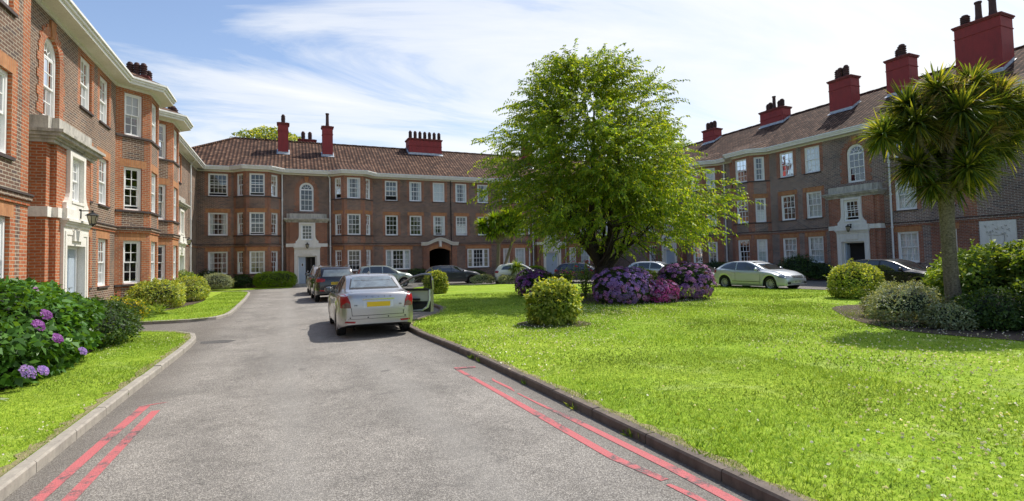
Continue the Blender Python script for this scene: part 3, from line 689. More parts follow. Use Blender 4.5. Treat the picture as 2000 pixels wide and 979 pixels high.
R1 = (1.09, 2.80); R2 = (4.01, 5.73); R3 = (6.98, 8.69); BP = .95
def bay_windows(w, c, lc=None):
    """canted bay centred on c: three panels with a window on each floor"""
    pts = [(c - 1.65, 0), (c - .76, BP), (c + .76, BP), (c + 1.65, 0)]
    for i in range(3):
        L = math.dist(pts[i], pts[i + 1]); ww = 1.05 if i == 1 else .68; a = L / 2
        zones = [(0, L, .95, 3.0, w.rm), (0, .24, 0, 9, w.rm), (L - .24, L, 0, 9, w.rm), (0, L, R2[0] - .05, R2[1] + .0, w.rm), (0, L, R3[0] - .05, 9, w.rm)]
        wins = []
        for r, (z0, z1) in enumerate((R1, R2, R3)):
            cu = None
            if lc: cu = lc.get((r, i), lc.get(r))
            op = 0
            if isinstance(cu, tuple): cu, op = cu
            wins.append((a, ww, z0, z1, 3 if i == 1 else 2, 4, op, 'sash', cu))
        w.winpanel(pts[i], pts[i + 1], wins, 0, 8.93, zones, fullred=True, u_off=c + i * 2)
    for z in (R1[0], R2[0], R3[0]):
        sb = MB(); w.band(pts, .0, .05, z - .09, z - .0045, 'sill', sb); sb.add('sill_band', w.root)
    return pts

def porch(w, c, p1=.43, p2=.56, door='blue', lamp=True):
    """projecting brick entrance with stone ledge, small window and white stone doorcase"""
    root = w.root; T = w.T
    pl = MB()
    pts = [(c - 1.5, 0), (c - 1.5, p1), (c - 1.24, p1), (c - 1.24, p2), (c + 1.24, p2), (c + 1.24, p1), (c + 1.5, p1), (c + 1.5, 0)]
    zt = 5.02; dz0 = .2
    for i in range(7):
        ops = []
        if i == 3: ops = [(1.24 - .70, 1.24 + .70, dz0 - .01, 2.40), (1.24 - .47, 1.24 + .47, 3.55, 4.89)]
        w.panel(pts[i], pts[i + 1], 0, zt, ops, (), base=w.rm, reveal=.36, mb=pl, u_off=i * .37)
    pl.face([T(c - 1.5, 0, zt), T(c + 1.5, 0, zt), T(c + 1.5, p1, zt), T(c - 1.5, p1, zt)], w.rm)
    # splayed brick plinth
    pw = pl.add('porch_wall', root)
    # stone ledge over the entrance: moulded cornice and blocking course
    lg = MB()
    TT = lambda x, y, z: T(c + x, y, z)
    for (x, y, z0, z1) in ((1.52, p2 + .03, 5.00, 5.09), (1.58, p2 + .09, 5.09, 5.16), (1.64, p2 + .20, 5.16, 5.25), (1.69, p2 + .27, 5.25, 5.33)):
        lg.box((-x, -.05, z0), (x, y, z1), 'ledge', TT)
    lg.box((-1.47, -.05, 5.33), (1.47, p1 + .02, 5.70), 'ledge', TT); lg.box((-1.24, p1 + .02, 5.33), (1.24, p2 + .04, 5.70), 'ledge', TT)
    lg.add('stone_ledge', root)
    # window surround with flared scrolls
    sr = MB(); y0 = p2 + .004; y1 = p2 + .09
    prof = [(.60, 4.99), (.60, 4.0), (.62, 3.82), (.68, 3.68), (.76, 3.58), (.84, 3.53), (.84, 3.36)]
    inner = [(.44, 4.86), (.44, 4.0), (.44, 3.82), (.44, 3.68), (.44, 3.60), (.44, 3.60), (.44, 3.36)]
    for sg in (-1, 1):
        for (a, za), (b, zb), (ia, iza), (ib, izb) in zip(prof, prof[1:], inner, inner[1:]):
            if iza <= 3.6: iza = za
            if izb <= 3.6: izb = zb
            sr.face([TT(sg * ia, y1, iza if za < 4.9 else 4.86), TT(sg * a, y1, za), TT(sg * b, y1, zb), TT(sg * ib, y1, izb)], 'stone')
            sr.face([TT(sg * a, y1, za), TT(sg * b, y1, zb), TT(sg * b, y0 - .02, zb), TT(sg * a, y0 - .02, za)], 'stone')
        sr.face([TT(sg * .44, y1, 3.6), TT(sg * .44, y1, 4.86), TT(sg * .44, y0 - .34, 4.86), TT(sg * .44, y0 - .34, 3.6)], 'stone')
    sr.face([TT(-.60, y1, 4.99), TT(.60, y1, 4.99), TT(.44, y1, 4.86), TT(-.44, y1, 4.86)], 'stone')
    sr.face([TT(-.44, y1, 4.86), TT(.44, y1, 4.86), TT(.44, y0 - .34, 4.86), TT(-.44, y0 - .34, 4.86)], 'stone')
    sr.box((-.47, y0 - .3, 3.54), (.47, y1 + .02, 3.61), 'stone', TT); sr.box((-.44, y0, 3.36), (.44, y1 - .003, 3.54), 'stone', TT)
    sr.add('window_surround', root)
    w.window(w.frame(c, p2 + .05, 3.612, (1, 0), (0, 1)), .876, 1.244, 3, 4, .14 if door == 'open' else 0, 'sash', 'none')
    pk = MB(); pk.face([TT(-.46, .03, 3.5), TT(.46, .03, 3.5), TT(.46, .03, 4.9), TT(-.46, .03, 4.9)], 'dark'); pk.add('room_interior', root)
    # doorcase
    dc = MB()
    dc.box((-1.53, -.02, 3.08), (1.53, p1 + .05, 3.345), 'stone', TT); dc.box((-1.27, p1 + .05, 3.083), (1.27, p2 + .05, 3.342), 'stone', TT)
    dc.box((-.98, p2 + .05, 3.086), (.98, p2 + .15, 3.358), 'stone', TT)
    for x, y, z0, z1 in ((1.0, .20, 3.02, 3.084), (.97, .15, 2.96, 3.018), (.94, .11, 2.88, 2.958)): dc.box((-x, p2 - .05, z0), (x, p2 + y, z1), 'stone', TT)
    for sg in (-1, 1):
        a, b = sorted((sg * .68, sg * .94)); dc.box((a, p2 - .36, dz0), (b, p2 + .07, 2.878), 'stone', TT)
        a, b = sorted((sg * .76, sg * .86)); dc.box((a, p2 + .07, dz0 + .25), (b, p2 + .09, 2.76), 'stone', TT)
    dc.box((-.68, p2 - .36, 2.37), (.68, p2 + .07, 2.878), 'stone', TT); dc.box((-.76, p2 + .07, 2.66), (.76, p2 + .09, 2.76), 'stone', TT)
    dc.box((-.34, p2 + .07, 2.50), (.34, p2 + .125, 2.80), 'stone', TT)
    dc.box((-1.05, -.02, 0), (1.05, p2 + .45, .19), 'ledge', TT)
    dc.add('doorcase', root)
    dr = MB(); yb = p2 - .15
    if door == 'blue' or door == 'half':
        hw = .66
        dr.box((-hw, yb - .08, dz0), (-hw + .06, yb + .03, 2.365), 'white', TT); dr.box((hw - .06, yb - .08, dz0), (hw, yb + .03, 2.365), 'white', TT); dr.box((-hw + .06, yb - .08, 2.29), (hw - .06, yb + .03, 2.365), 'white', TT)
        if door == 'blue':
            dr.box((-hw + .06, yb - .06, dz0), (hw - .06, yb - .01, 2.29), 'doorblue', TT)
            for sx in (-.3, .3):
                for za, zb in ((.35, 1.05), (1.2, 2.15)): dr.box((sx - .2, yb - .01, za), (sx + .2, yb + .008, zb), 'doorblue', TT)
        else:
            s_ = -1 if not w.flip else -1
            dr.box((-hw + .06, yb - .06, dz0), (-.12, yb - .01, 2.29), 'doorblue', TT)
            for za, zb in ((.4, 1.1), (1.25, 2.1)): dr.box((-.5, yb - .01, za), (-.2, yb + .006, zb), 'doorblue', TT)
            dr.box((-.42, yb + .006, 1.55), (-.28, yb + .02, 1.8), 'white', TT); dr.box((-.40, yb + .02, 1.57), (-.30, yb + .022, 1.78), 'doorwood', TT)
            dr.box((-.12, yb - .36, dz0), (hw - .06, yb - .32, 2.29), 'dark', TT)
            dr.box((-.08, yb - .2, dz0), (.0, yb - .15, 2.2), 'doorwood', TT); dr.box((.26, yb - .2, dz0), (.34, yb - .15, 2.2), 'doorwood', TT)
    else:
        hw = .66
        dr.box((-hw, yb - .08, dz0), (-hw + .06, yb + .03, 2.365), 'white', TT); dr.box((hw - .06, yb - .08, dz0), (hw, yb + .03, 2.365), 'white', TT); dr.box((-hw + .06, yb - .08, 2.29), (hw - .06, yb + .03, 2.365), 'white', TT)
        dr.box((-hw + .06, yb - .38, dz0), (hw - .06, yb - .34, 2.3), 'dark', TT); dr.box((-hw + .06, yb - .34, 2.2), (hw - .06, yb - .08, 2.29), 'dark', TT)
        dr.box((hw - .14, yb - .34, dz0 + .01), (hw - .09, yb + .0, 2.28), 'doorblue', TT)
    do = dr.add('door', root)
    kb = MB(); kb.box((.02, yb, 1.12), (.08, yb + .05, 1.2), 'chrome', TT); kb.add('handle', do)
    if lamp:
        lm = MB(); lx = 0; ly = p2 + .42; lz = 2.98
        lm.box((-.035, p2 + .12, 3.16), (.035, p2 + .16, 3.42), 'iron', TT); lm.box((-.015, p2 + .14, 3.36), (.015, ly, 3.39), 'iron', TT)
        lm.box((-.012, p2 + .25, 3.24), (.012, ly - .02, 3.262), 'iron', TT)
        LT = lambda x, y, z: T(c + x, y, z)
        lm.lathe([(.0, .42), (.03, .40), (.025, .36), (.13, .30), (.155, .265), (.14, .25)], 'iron', (0, ly), 6, lz, LT)
        lm.lathe([(.125, .25), (.07, .02)], 'lampglass', (0, ly), 6, lz, LT); lm.lathe([(.075, .03), (.08, 0), (.03, -.03), (0, -.06)], 'iron', (0, ly), 6, lz, LT)
        for k in range(6):
            a = PI * k / 3; p = [LT(.128 * math.cos(a), ly + .128 * math.sin(a), lz + .25), LT(.073 * math.cos(a), ly + .073 * math.sin(a), lz + .02)]
            tube(lm, p, .009, 'iron', 4)
        lm.add('wall_lamp', root)

def arch_dress(w, c, zb=5.95, r=.535, zt=8.26):
    """red brick round-arched surround with toothed edges and keystone"""
    mb = MB(); zs = zt - r; T = w.T; P = lambda x, y, z: T(c + x, y, z)
    n = 24
    for k in range(n):      # spandrel infill at wall plane
        a, b = PI * k / n, PI * (k + 1) / n
        pa, pb = (r * math.cos(a), zs + r * math.sin(a)), (r * math.cos(b), zs + r * math.sin(b))
        mb.face([P(pa[0], .0, pa[1]), P(pb[0], .0, pb[1]), P(pb[0], .0, zt + .002), P(pa[0], .0, zt + .002)], w.rm, [(pa[0], pa[1]), (pb[0], pb[1]), (pb[0], zt), (pa[0], zt)])
        mb.face([P(pa[0], .02, pa[1]), P(pb[0], .02, pb[1]), P(pb[0], -.22, pb[1]), P(pa[0], -.22, pa[1])], w.rm)
    nv = 17
    for k in range(nv):     # voussoirs
        a, b = PI * k / nv, PI * (k + 1) / nv; ro = r + (.34 if k % 2 == 0 else .27)
        if k == nv // 2: continue
        q = [(r * math.cos(a), zs + r * math.sin(a)), (ro * math.cos(a), zs + ro * math.sin(a)), (ro * math.cos(b), zs + ro * math.sin(b)), (r * math.cos(b), zs + r * math.sin(b))]
        mb.face([P(x, .022, z) for x, z in q], w.rm, [(0.01, a * .6), (.34, a * .6), (.34, b * .6), (0.01, b * .6)])
        for i in (0, 1, 2): mb.face([P(q[i][0], .022, q[i][1]), P(q[i + 1][0], .022, q[i + 1][1]), P(q[i + 1][0], -.0, q[i + 1][1]), P(q[i][0], -.0, q[i][1])], w.rm)
    mb.face([P(-.10, .06, zs + r - .01), P(.10, .06, zs + r - .01), P(.17, .06, zt + .46), P(-.17, .06, zt + .46)], 'lintel', [(0, 0), (.2, 0), (.25, .4), (-.05, .4)])
    for sg in (-1, 1): mb.face([P(sg * .10, .06, zs + r - .01), P(sg * .17, .06, zt + .46), P(sg * .17, .0, zt + .46), P(sg * .10, 0, zs + r - .01)], 'lintel')
    mb.face([P(-.10, .06, zs + r - .01), P(.10, .06, zs + r - .01), P(.10, 0, zs + r - .01), P(-.10, 0, zs + r - .01)], 'lintel')
    z = zb - .0; k = 0
    while z < zs - .02:
        h = min(.231, zs - z); ex = .30 if k % 2 else .40
        for sg in (-1, 1):
            a, b = sorted((sg * (r + .001), sg * (r + ex)))
            mb.box((a, -.0, z + .001), (b, .024, z + h - .001), w.rm, P)
        z += h; k += 1
    mb.add('arch_surround', w.root)

def eaves(w, poly, name='eaves'):
    mb = MB()
    w.band(poly, -.02, .50, 8.93, 8.955, 'soffit', mb)
    w.band(poly, .0, .06, 8.83, 8.93, 'gutter', mb)
    w.band(poly, .42, .50, 8.955, 9.10, 'gutter', mb)
    w.band(poly, .46, .56, 9.04, 9.13, 'gutter', mb)
    w.band(poly, .44, .62, 9.132, 9.205, 'gutter', mb)
    mb.add(name, w.root)
SL = .61
def roof(w, poly, u0, u1, r0, r1, name='roof', hip0=None):
    mb = MB(); T = w.T; e = offset(poly, .60)
    e[0] = (u0, e[0][1]); e[-1] = (u1, e[-1][1])
    zf = lambda d: 9.2 + SL * (.55 - d)
    L = math.hypot(1, SL)
    # lower band following the bays, up to d=-1, then the main slope to the ridge at d=-5
    inner = [(a[0], -1.0) for a in e]; inner[0] = (u0 if hip0 is None else u0 + 1.1, -1.0)
    for a, b, c, d in zip(e, e[1:], inner[1:], inner):
        za = 9.19
        la = math.hypot(a[1] + 1, zf(-1) - za); lb = math.hypot(b[1] + 1, zf(-1) - za)
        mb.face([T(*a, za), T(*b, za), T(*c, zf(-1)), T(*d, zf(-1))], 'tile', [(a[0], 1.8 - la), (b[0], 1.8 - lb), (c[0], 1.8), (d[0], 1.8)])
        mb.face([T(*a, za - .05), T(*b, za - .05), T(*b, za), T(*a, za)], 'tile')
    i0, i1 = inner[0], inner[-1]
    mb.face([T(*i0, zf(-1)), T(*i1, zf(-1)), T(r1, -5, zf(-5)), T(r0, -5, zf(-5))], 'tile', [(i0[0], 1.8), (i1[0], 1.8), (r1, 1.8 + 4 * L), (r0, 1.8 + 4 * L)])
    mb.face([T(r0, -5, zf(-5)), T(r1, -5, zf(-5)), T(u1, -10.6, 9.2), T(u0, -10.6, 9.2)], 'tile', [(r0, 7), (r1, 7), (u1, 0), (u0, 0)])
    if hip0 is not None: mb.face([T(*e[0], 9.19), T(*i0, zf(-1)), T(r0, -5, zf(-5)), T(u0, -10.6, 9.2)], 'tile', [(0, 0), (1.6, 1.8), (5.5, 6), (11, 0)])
    ro = mb.add(name, w.root)
    rg = MB(); n = int(abs(r1 - r0) / .45)
    for k in range(n):
        a = r0 + (r1 - r0) * k / n; b = r0 + (r1 - r0) * (k + 1) / n
        pr = [(-.15, -.06), (-.11, .05), (0, .10), (.11, .05), (.15, -.06)]; j = .012 * (k % 2)
        for (y0, z0), (y1, z1) in zip(pr, pr[1:]): rg.face([T(a, -5 + y0, zf(-5) + z0 + j), T(b - .02, -5 + y0, zf(-5) + z0 + j), T(b - .02, -5 + y1, zf(-5) + z1 + j), T(a, -5 + y1, zf(-5) + z1 + j)], 'tile')
    if hip0 is not None:
        a, b = Vector(T(*e[0], 9.22)), Vector(T(r0, -5, zf(-5) + .03)); tube(rg, [a, b], .11, 'tile', 6)
    rg.add('ridge_tiles', ro)
    return zf

def chimney(w, u0, u1, d0, d1, z0, z1, pots, cap=.09, potstyle='mix', flash=True):
    """u0..u1 along, d0 (front)..d1 (back) ; pots = list of (u, d, height, radius)"""
    mb = MB(); T = w.T
    mb.box((u0, d1, z0), (u1, d0, z1), 'chim', T)
    mb.box((u0 - .03, d1 - .03, z1 - .55), (u1 + .03, d0 + .03, z1 - .50), 'chim', T)
    mb.box((u0 - cap * .6, d1 - cap * .6, z1 + .002), (u1 + cap * .6, d0 + cap * .6, z1 + .07), 'chimcap', T)
    mb.box((u0 - cap, d1 - cap, z1 + .072), (u1 + cap, d0 + cap, z1 + .15), 'chimcap', T)
    mb.box((u0 + .03, d1 + .03, z1 + .152), (u1 - .03, d0 - .03, z1 + .20), 'pot', T)
    if flash:
        zf = lambda d: 9.2 + SL * (.55 - d)
        for ua in (u0 - .10, u1 + .002):
            mb.face([T(ua, d0 + .12, zf(d0 + .12) + .03), T(ua + .10, d0 + .12, zf(d0 + .12) + .03), T(ua + .10, d1, zf(d1) + .03), T(ua, d1, zf(d1) + .03)], 'lead')
        for ua, sg in ((u0 - .006, -1), (u1 + .006, 1)): mb.face([T(ua, d0, zf(d0)), T(ua, d1, zf(d1)), T(ua, d1, zf(d1) + .16), T(ua, d0, zf(d0) + .16)], 'lead')
        mb.face([T(u0 - .1, d0 + .16, zf(d0 + .16) + .032), T(u1 + .1, d0 + .16, zf(d0 + .16) + .032), T(u1 + .1, d0, zf(d0) + .06), T(u0 - .1, d0, zf(d0) + .06)], 'lead')
        mb.face([T(u0 - .0, d0 + .006, zf(d0)), T(u1, d0 + .006, zf(d0)), T(u1, d0 + .006, zf(d0) + .17), T(u0, d0 + .006, zf(d0) + .17)], 'lead')
    o = mb.add('chimney', w.root)
    for k, (u, d, h, r) in enumerate(pots):
        p = MB(); prof = [(r, 0), (r * .95, h * .15)]
        if h < .95:     # ribbed cowl pot
            for q in range(4):
                z = h * (.2 + q * .17); prof += [(r * .95, z), (r * 1.18, z + h * .03), (r * 1.18, z + h * .09), (r * .9, z + h * .11)]
            prof += [(r * .75, h * .95), (r * .4, h), (0, h)]
        else: prof += [(r * .85, h * .3), (r * .8, h * .9), (r, h * .93), (r, h), (r * .7, h), (r * .6, h * .9), (0, h * .9)]
        p.lathe(prof, 'pot', (u, d), 9, z1 + .2, T); p.add('chimney_pot', o, smooth=40)

def pipe(w, u, d, z0, z1, mat='pipe', neck=None, r=.05):
    mb = MB(); T = w.T
    pts = [T(u, d, z0), T(u, d, z1 - (.35 if neck else 0))]
    if neck: pts += [T(u + neck[0] * .5, d + neck[1] * .5, z1 - .15), T(u + neck[0], d + neck[1], z1), T(u + neck[0], d + neck[1], z1 + .1)]
    tube(mb, pts, r, mat, 8)
    z = z0 + .9
    while z < z1 - .6: mb.lathe([(r, 0), (r + .02, 0), (r + .02, .1), (r, .1)], mat, (u, d), 8, z, T); mb.box((u - .03, 0, z + .02), (u + .03, d, z + .07), mat, T); z += 1.85
    mb.add('drainpipe', w.root)

def string(w, poly):
    mb = MB()
    w.band(poly, 0, .035, 3.10, 3.20, w.rm, mb); w.band(poly, 0, .075, 3.20, 3.30, w.bm, mb); w.band(poly, 0, .10, 3.30, 3.345, 'sill', mb)
    mb.add('string_course', w.root)
    mb = MB(); w.band(poly, 0, .05, 0.0, .42, w.bm, mb); w.band(poly, 0, .06, .42, .47, 'sill', mb); mb.add('plinth', w.root)

def std(a, cu=None, op=(0, 0, 0)):
    cu = cu or (None,) * 3
    return [(a, 1.07, *R1, 3, 4, op[0], 'sash', cu[0]), (a, 1.07, *R2, 3, 4, op[1], 'sash', cu[1]), (a, 1.07, *R3, 3, 4, op[2], 'sash', cu[2])]
def build_plan(w, segs, ustart, dstart=0):
    pass

# ------------------------------------------------------------------ back wing
BY, LX, RX = 44.066, -6.057, 31.425
rb = thing('apartment_building', (12.4, BY, 0), 0, 'brown brick mansion block facing the camera with a central archway under a curved stone hood', 'building')
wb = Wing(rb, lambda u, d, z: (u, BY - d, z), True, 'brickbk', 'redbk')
BC = 12.42
poly = [(LX, 0)]
wb.curt = ['none', 'none', 'sides', 'net', 'creamsides', 'none']
lastu = LX
def seg_main(w, a, b, wins, extra=()):
    w.winpanel((a, 0), (b, 0), [(x[0] - a,) + tuple(x[1:]) for x in wins], 0, 8.93, [(z[0] - a, z[1] - a) + tuple(z[2:]) for z in extra], u_off=a)
def flank(w, s):
    """pieces of the back block on one side of the middle; s=-1 left, +1 right"""
    f = lambda u: BC + s * (u)
    order = lambda a, b: (a, b) if a < b else (b, a)
    e = f(10.91); b1 = f(7.38); b2 = f(14.42); wq = f(17.11)
    end = LX if s < 0 else RX
    a, b = order(f(9.03), f(12.77))
    # wall behind the porch with the arched stair window
    w.panel((a, 0), (b, 0), 0, 8.93, [(e - a - .53, e - a + .53, 5.95, 8.262)], [(e - a - 1.5, e - a + 1.5, 0, 5, w.rm)], u_off=a)
    w.window(w.frame(e, 0, 5.95, (1, 0), (0, 1)), 1.05, 2.31, 3, 4, 0, 'arch')
    arch_dress(w, e)
    porch(w, e, door='half' if s < 0 else 'blue')
    a, b = order(f(16.07), end)
    wd = 1.30
    cl = ('drape', 'sides', 'none') if s < 0 else (None,) * 3
    ops = (0, 0, .16) if s < 0 else (0, 0, 0)
    seg_main(w, a, b, [(wq, wd, *R1, 4, 4, 0, 'sash', cl[0]), (wq, wd, *R2, 4, 4, 0, 'sash', cl[1]), (wq, wd, *R3, 4, 4, ops[2], 'sash', cl[2])])
    lc1 = {(0, 1): 'cream', (0, 0): 'none', (0, 2): 'creamsides', (1, 1): ('none', .10), (1, 0): ('none', .08), (1, 2): ('none', .08), (2, 1): ('none', .16), (2, 0): 'none', (2, 2): 'sides'} if s < 0 else {0: 'net', 1: 'net', 2: 'none'}
    lc2 = {0: 'none', 1: 'none', (2, 1): 'sides', (2, 0): ('none', .3)} if s < 0 else {0: 'net', 1: 'none', 2: ('none', .3)}
    P2 = bay_windows(w, b2, lc1); P1 = bay_windows(w, b1, lc2)
    return P1, P2, e
P1l, P2l, el = flank(wb, -1); P1r, P2r, er = flank(wb, 1)
a, b = P1l[-1][0], P1r[0][0]
mid = []
cur = {8.237: ('half', 'none', 'none'), 10.32: (None, 'none', 'sides'), 12.407: (None, 'sides', 'net'), 14.478: (None, 'half', 'sides'), 16.567: (None, 'none', 'sides')}
opn = {8.237: (0, 0, .34), 12.407: (0, .12, 0), 14.478: (0, .15, 0)}
for x in (8.237, 10.32, 12.407, 14.478, 16.567):
    q = std(x, cur[x], opn.get(x, (0, 0, 0))); mid += q[1:]
mid += [(8.767, 2.12, *R1, 5, 4, 0, 'triple', 'sides'), (16.04, 2.12, *R1, 5, 4, 0, 'triple', 'creamsides')]
# archway opening is left open and lined
ax0, ax1 = 11.46, 13.38
ops = []
zones = []
for x in mid:
    aa, ww, c, d = x[0] - a, x[1], x[2], x[3]
    ops.append((aa - ww / 2, aa + ww / 2, c, d)); zones.append((aa - ww / 2 - .225, aa + ww / 2 + .225, c, min(d + .3, 8.93), wb.rm))
    if d < 7: zones.append((aa - ww / 2 - .16, aa + ww / 2 + .16, d, d + .3, 'lintel'))
ops.append((ax0 - a, ax1 - a, 0, 2.90))
zones.append((ax0 - .6 - a, ax1 + .6 - a, 0, 3.2, wb.rm))
Pm, t, n = wb.panel((a, 0), (b, 0), 0, 8.93, ops, zones, u_off=a)
for x in mid:
    wb.window(wb.frame(x[0], 0, x[2], (1, 0), (0, 1)), x[1], x[3] - x[2], x[4], 4, x[6], x[7], x[8])
pp = [(LX, 0)] + P2l + P1l + P1r + P2r + [(RX, 0)]
# string course is broken at porches and archway
string(wb, [(LX, 0)] + P2l + [(el - 1.5, 0)]); string(wb, [(el + 1.5, 0)] + P1l + [(10.85, 0)]); string(wb, [(14.0, 0)] + P1r + [(er - 1.5, 0)]); string(wb, [(er + 1.5, 0)] + P2r + [(RX, 0)])
eaves(wb, pp)
wb.wall.face([wb.T(-9.0, -10, 0), wb.T(36.5, -10, 0), wb.T(36.5, -10, 9.2), wb.T(-9.0, -10, 9.2)], 'brick', [(0, 0), (45, 0), (45, 9.2), (0, 9.2)])
wb.wall.face([wb.T(-9.0, 0, 0), wb.T(-9.0, -10, 0), wb.T(-9.0, -10, 9.2), wb.T(-9.0, 0, 9.2)], 'brick', [(0, 0), (10, 0), (10, 9.2), (0, 9.2)])
roof(wb, pp, -9.6, 37, -3.9, 36.4, hip0=True)
# archway: rusticated piers, segmental arch, stone hood, keystone bracket, dark passage
am = MB(); TB = wb.T
for sg, xa in ((-1, ax0), (1, ax1)):
    z = 0; k = 0
    while z < 2.74:
        h = .30; ex = .58 if k % 2 == 0 else .53; y = .10 if k % 2 == 0 else .075
        a_, b_ = sorted((xa, xa + sg * ex)); am.box((a_, .0, z + .01), (b_, y, z + h - .01), wb.rm, TB); z += h; k += 1
    a_, b_ = sorted((xa, xa + sg * .5)); am.box((a_, 0, 0), (b_, .05, 3.1), wb.rm, TB)
n_ = 16; hwid = (ax1 - ax0) / 2; cxm = (ax0 + ax1) / 2
arc = lambda q, z0, rise: z0 + rise * (1 - (q * q))
for k in range(n_):
    q0, q1 = -1 + 2 * k / n_, -1 + 2 * (k + 1) / n_
    x0_, x1_ = cxm + q0 * hwid, cxm + q1 * hwid; za, zb_ = arc(q0, 2.62, .26), arc(q1, 2.62, .26)
    am.face([TB(x0_, .10, za), TB(x1_, .10, zb_), TB(x1_, .10, zb_ + .34), TB(x0_, .10, za + .34)], 'lintel', [(x0_ - cxm, 0), (x1_ - cxm, 0), (x1_ - cxm, .3), (x0_ - cxm, .3)])
    am.face([TB(x0_, .10, za), TB(x1_, .10, zb_), TB(x1_, -.3, zb_), TB(x0_, -.3, za)], wb.rm)
    am.face([TB(x0_, .05, za + .3), TB(x1_, .05, zb_ + .3), TB(x1_, .05, 3.35), TB(x0_, .05, 3.35)], wb.rm, [(x0_, 0), (x1_, 0), (x1_, .4), (x0_, .4)])
am.add('archway_surround', rb)
hd = MB(); hw2 = 1.68
def hz_(x):
    q = abs(x) / hw2
    return 0 if q > .74 else .40 * (.5 + .5 * math.cos(PI * q / .74)) ** .8
for (zo, z1o, y) in ((3.12, 3.26, .16), (3.262, 3.36, .26), (3.362, 3.41, .34)):
    N = 28
    for k in range(N):
        x0_, x1_ = -hw2 + 2 * hw2 * k / N, -hw2 + 2 * hw2 * (k + 1) / N; a_, b_ = hz_(x0_), hz_(x1_)
        hd.face([TB(cxm + x0_, y, zo + a_), TB(cxm + x1_, y, zo + b_), TB(cxm + x1_, y, z1o + b_), TB(cxm + x0_, y, z1o + a_)], 'stone')
        hd.face([TB(cxm + x0_, y, z1o + a_), TB(cxm + x1_, y, z1o + b_), TB(cxm + x1_, 0, z1o + b_), TB(cxm + x0_, 0, z1o + a_)], 'ledge')
        hd.face([TB(cxm + x0_, y, zo + a_), TB(cxm + x1_, y, zo + b_), TB(cxm + x1_, 0, zo + b_), TB(cxm + x0_, 0, zo + a_)], 'stone')
    for x in (-hw2, hw2): hd.face([TB(cxm + x, 0, zo), TB(cxm + x, y, zo), TB(cxm + x, y, z1o), TB(cxm + x, 0, z1o)], 'stone')
hd.box((cxm - .11, .0, 3.0), (cxm + .11, .24, 3.5), 'stone', TB); hd.box((cxm - .07, .24, 3.08), (cxm + .07, .34, 3.45), 'stone', TB)
hd.add('stone_hood', rb)
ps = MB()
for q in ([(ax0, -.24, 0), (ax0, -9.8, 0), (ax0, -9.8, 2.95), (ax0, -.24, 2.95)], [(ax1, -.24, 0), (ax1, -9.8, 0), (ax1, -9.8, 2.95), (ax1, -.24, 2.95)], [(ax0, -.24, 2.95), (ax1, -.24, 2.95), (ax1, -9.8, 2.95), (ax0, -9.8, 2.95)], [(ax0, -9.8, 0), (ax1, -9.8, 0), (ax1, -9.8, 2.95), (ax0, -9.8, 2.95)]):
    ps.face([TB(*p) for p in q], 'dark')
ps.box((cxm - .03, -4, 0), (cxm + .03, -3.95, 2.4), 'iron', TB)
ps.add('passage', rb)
chimney(wb, -.60, .20, -2.3, -3.1, 9.5, 13.4, [(-.2, -2.7, .75, .15), (-.22, -2.95, .6, .12)])
chimney(wb, 2.88, 3.72, -2.3, -3.1, 9.5, 13.4, [(3.3, -2.65, 1.15, .16)])
chimney(wb, 10.7, 13.9, -4.0, -5.4, 10.5, 13.35, [(10.95 + i * .47, -4.5, .78, .15) for i in range(7)])
chimney(wb, 1.1, 2.6, -7.4, -8.4, 10, 13.3, [(1.5, -7.9, .8, .17), (2.1, -7.9, .8, .17)], flash=False)
chimney(wb, 22.0, 22.9, -2.3, -3.1, 9.5, 13.4, [(22.4, -2.7, .75, .15)])
chimney(wb, 25.3, 26.1, -2.3, -3.1, 9.5, 13.4, [(25.7, -2.7, .75, .15)])
chimney(wb, 30.2, 31.6, -2.6, -3.8, 9.5, 12.9, [(30.6 + i * .4, -3.2, .75, .15) for i in range(3)])
pipe(wb, el - 1.78, .12, .3, 9.0); pipe(wb, el + 1.76, .12, .3, 9.0, neck=(-.3, .3)); pipe(wb, 13.47, .08, .3, 8.9, 'iron', None, .035)
pipe(wb, er - 1.78, .12, .3, 9.0); pipe(wb, er + 1.76, .12, .3, 9.0)
wb.wall.add('wall', rb)
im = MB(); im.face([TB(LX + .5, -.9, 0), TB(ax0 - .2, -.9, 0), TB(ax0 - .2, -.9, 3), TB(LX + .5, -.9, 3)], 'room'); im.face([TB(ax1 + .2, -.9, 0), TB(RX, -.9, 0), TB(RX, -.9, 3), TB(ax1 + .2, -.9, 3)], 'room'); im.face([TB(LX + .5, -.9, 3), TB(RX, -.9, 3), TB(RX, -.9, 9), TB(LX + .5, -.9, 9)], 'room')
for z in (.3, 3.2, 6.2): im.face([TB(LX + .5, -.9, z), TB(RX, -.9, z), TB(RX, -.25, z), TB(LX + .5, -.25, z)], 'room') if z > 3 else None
im.add('room_interior', rb)

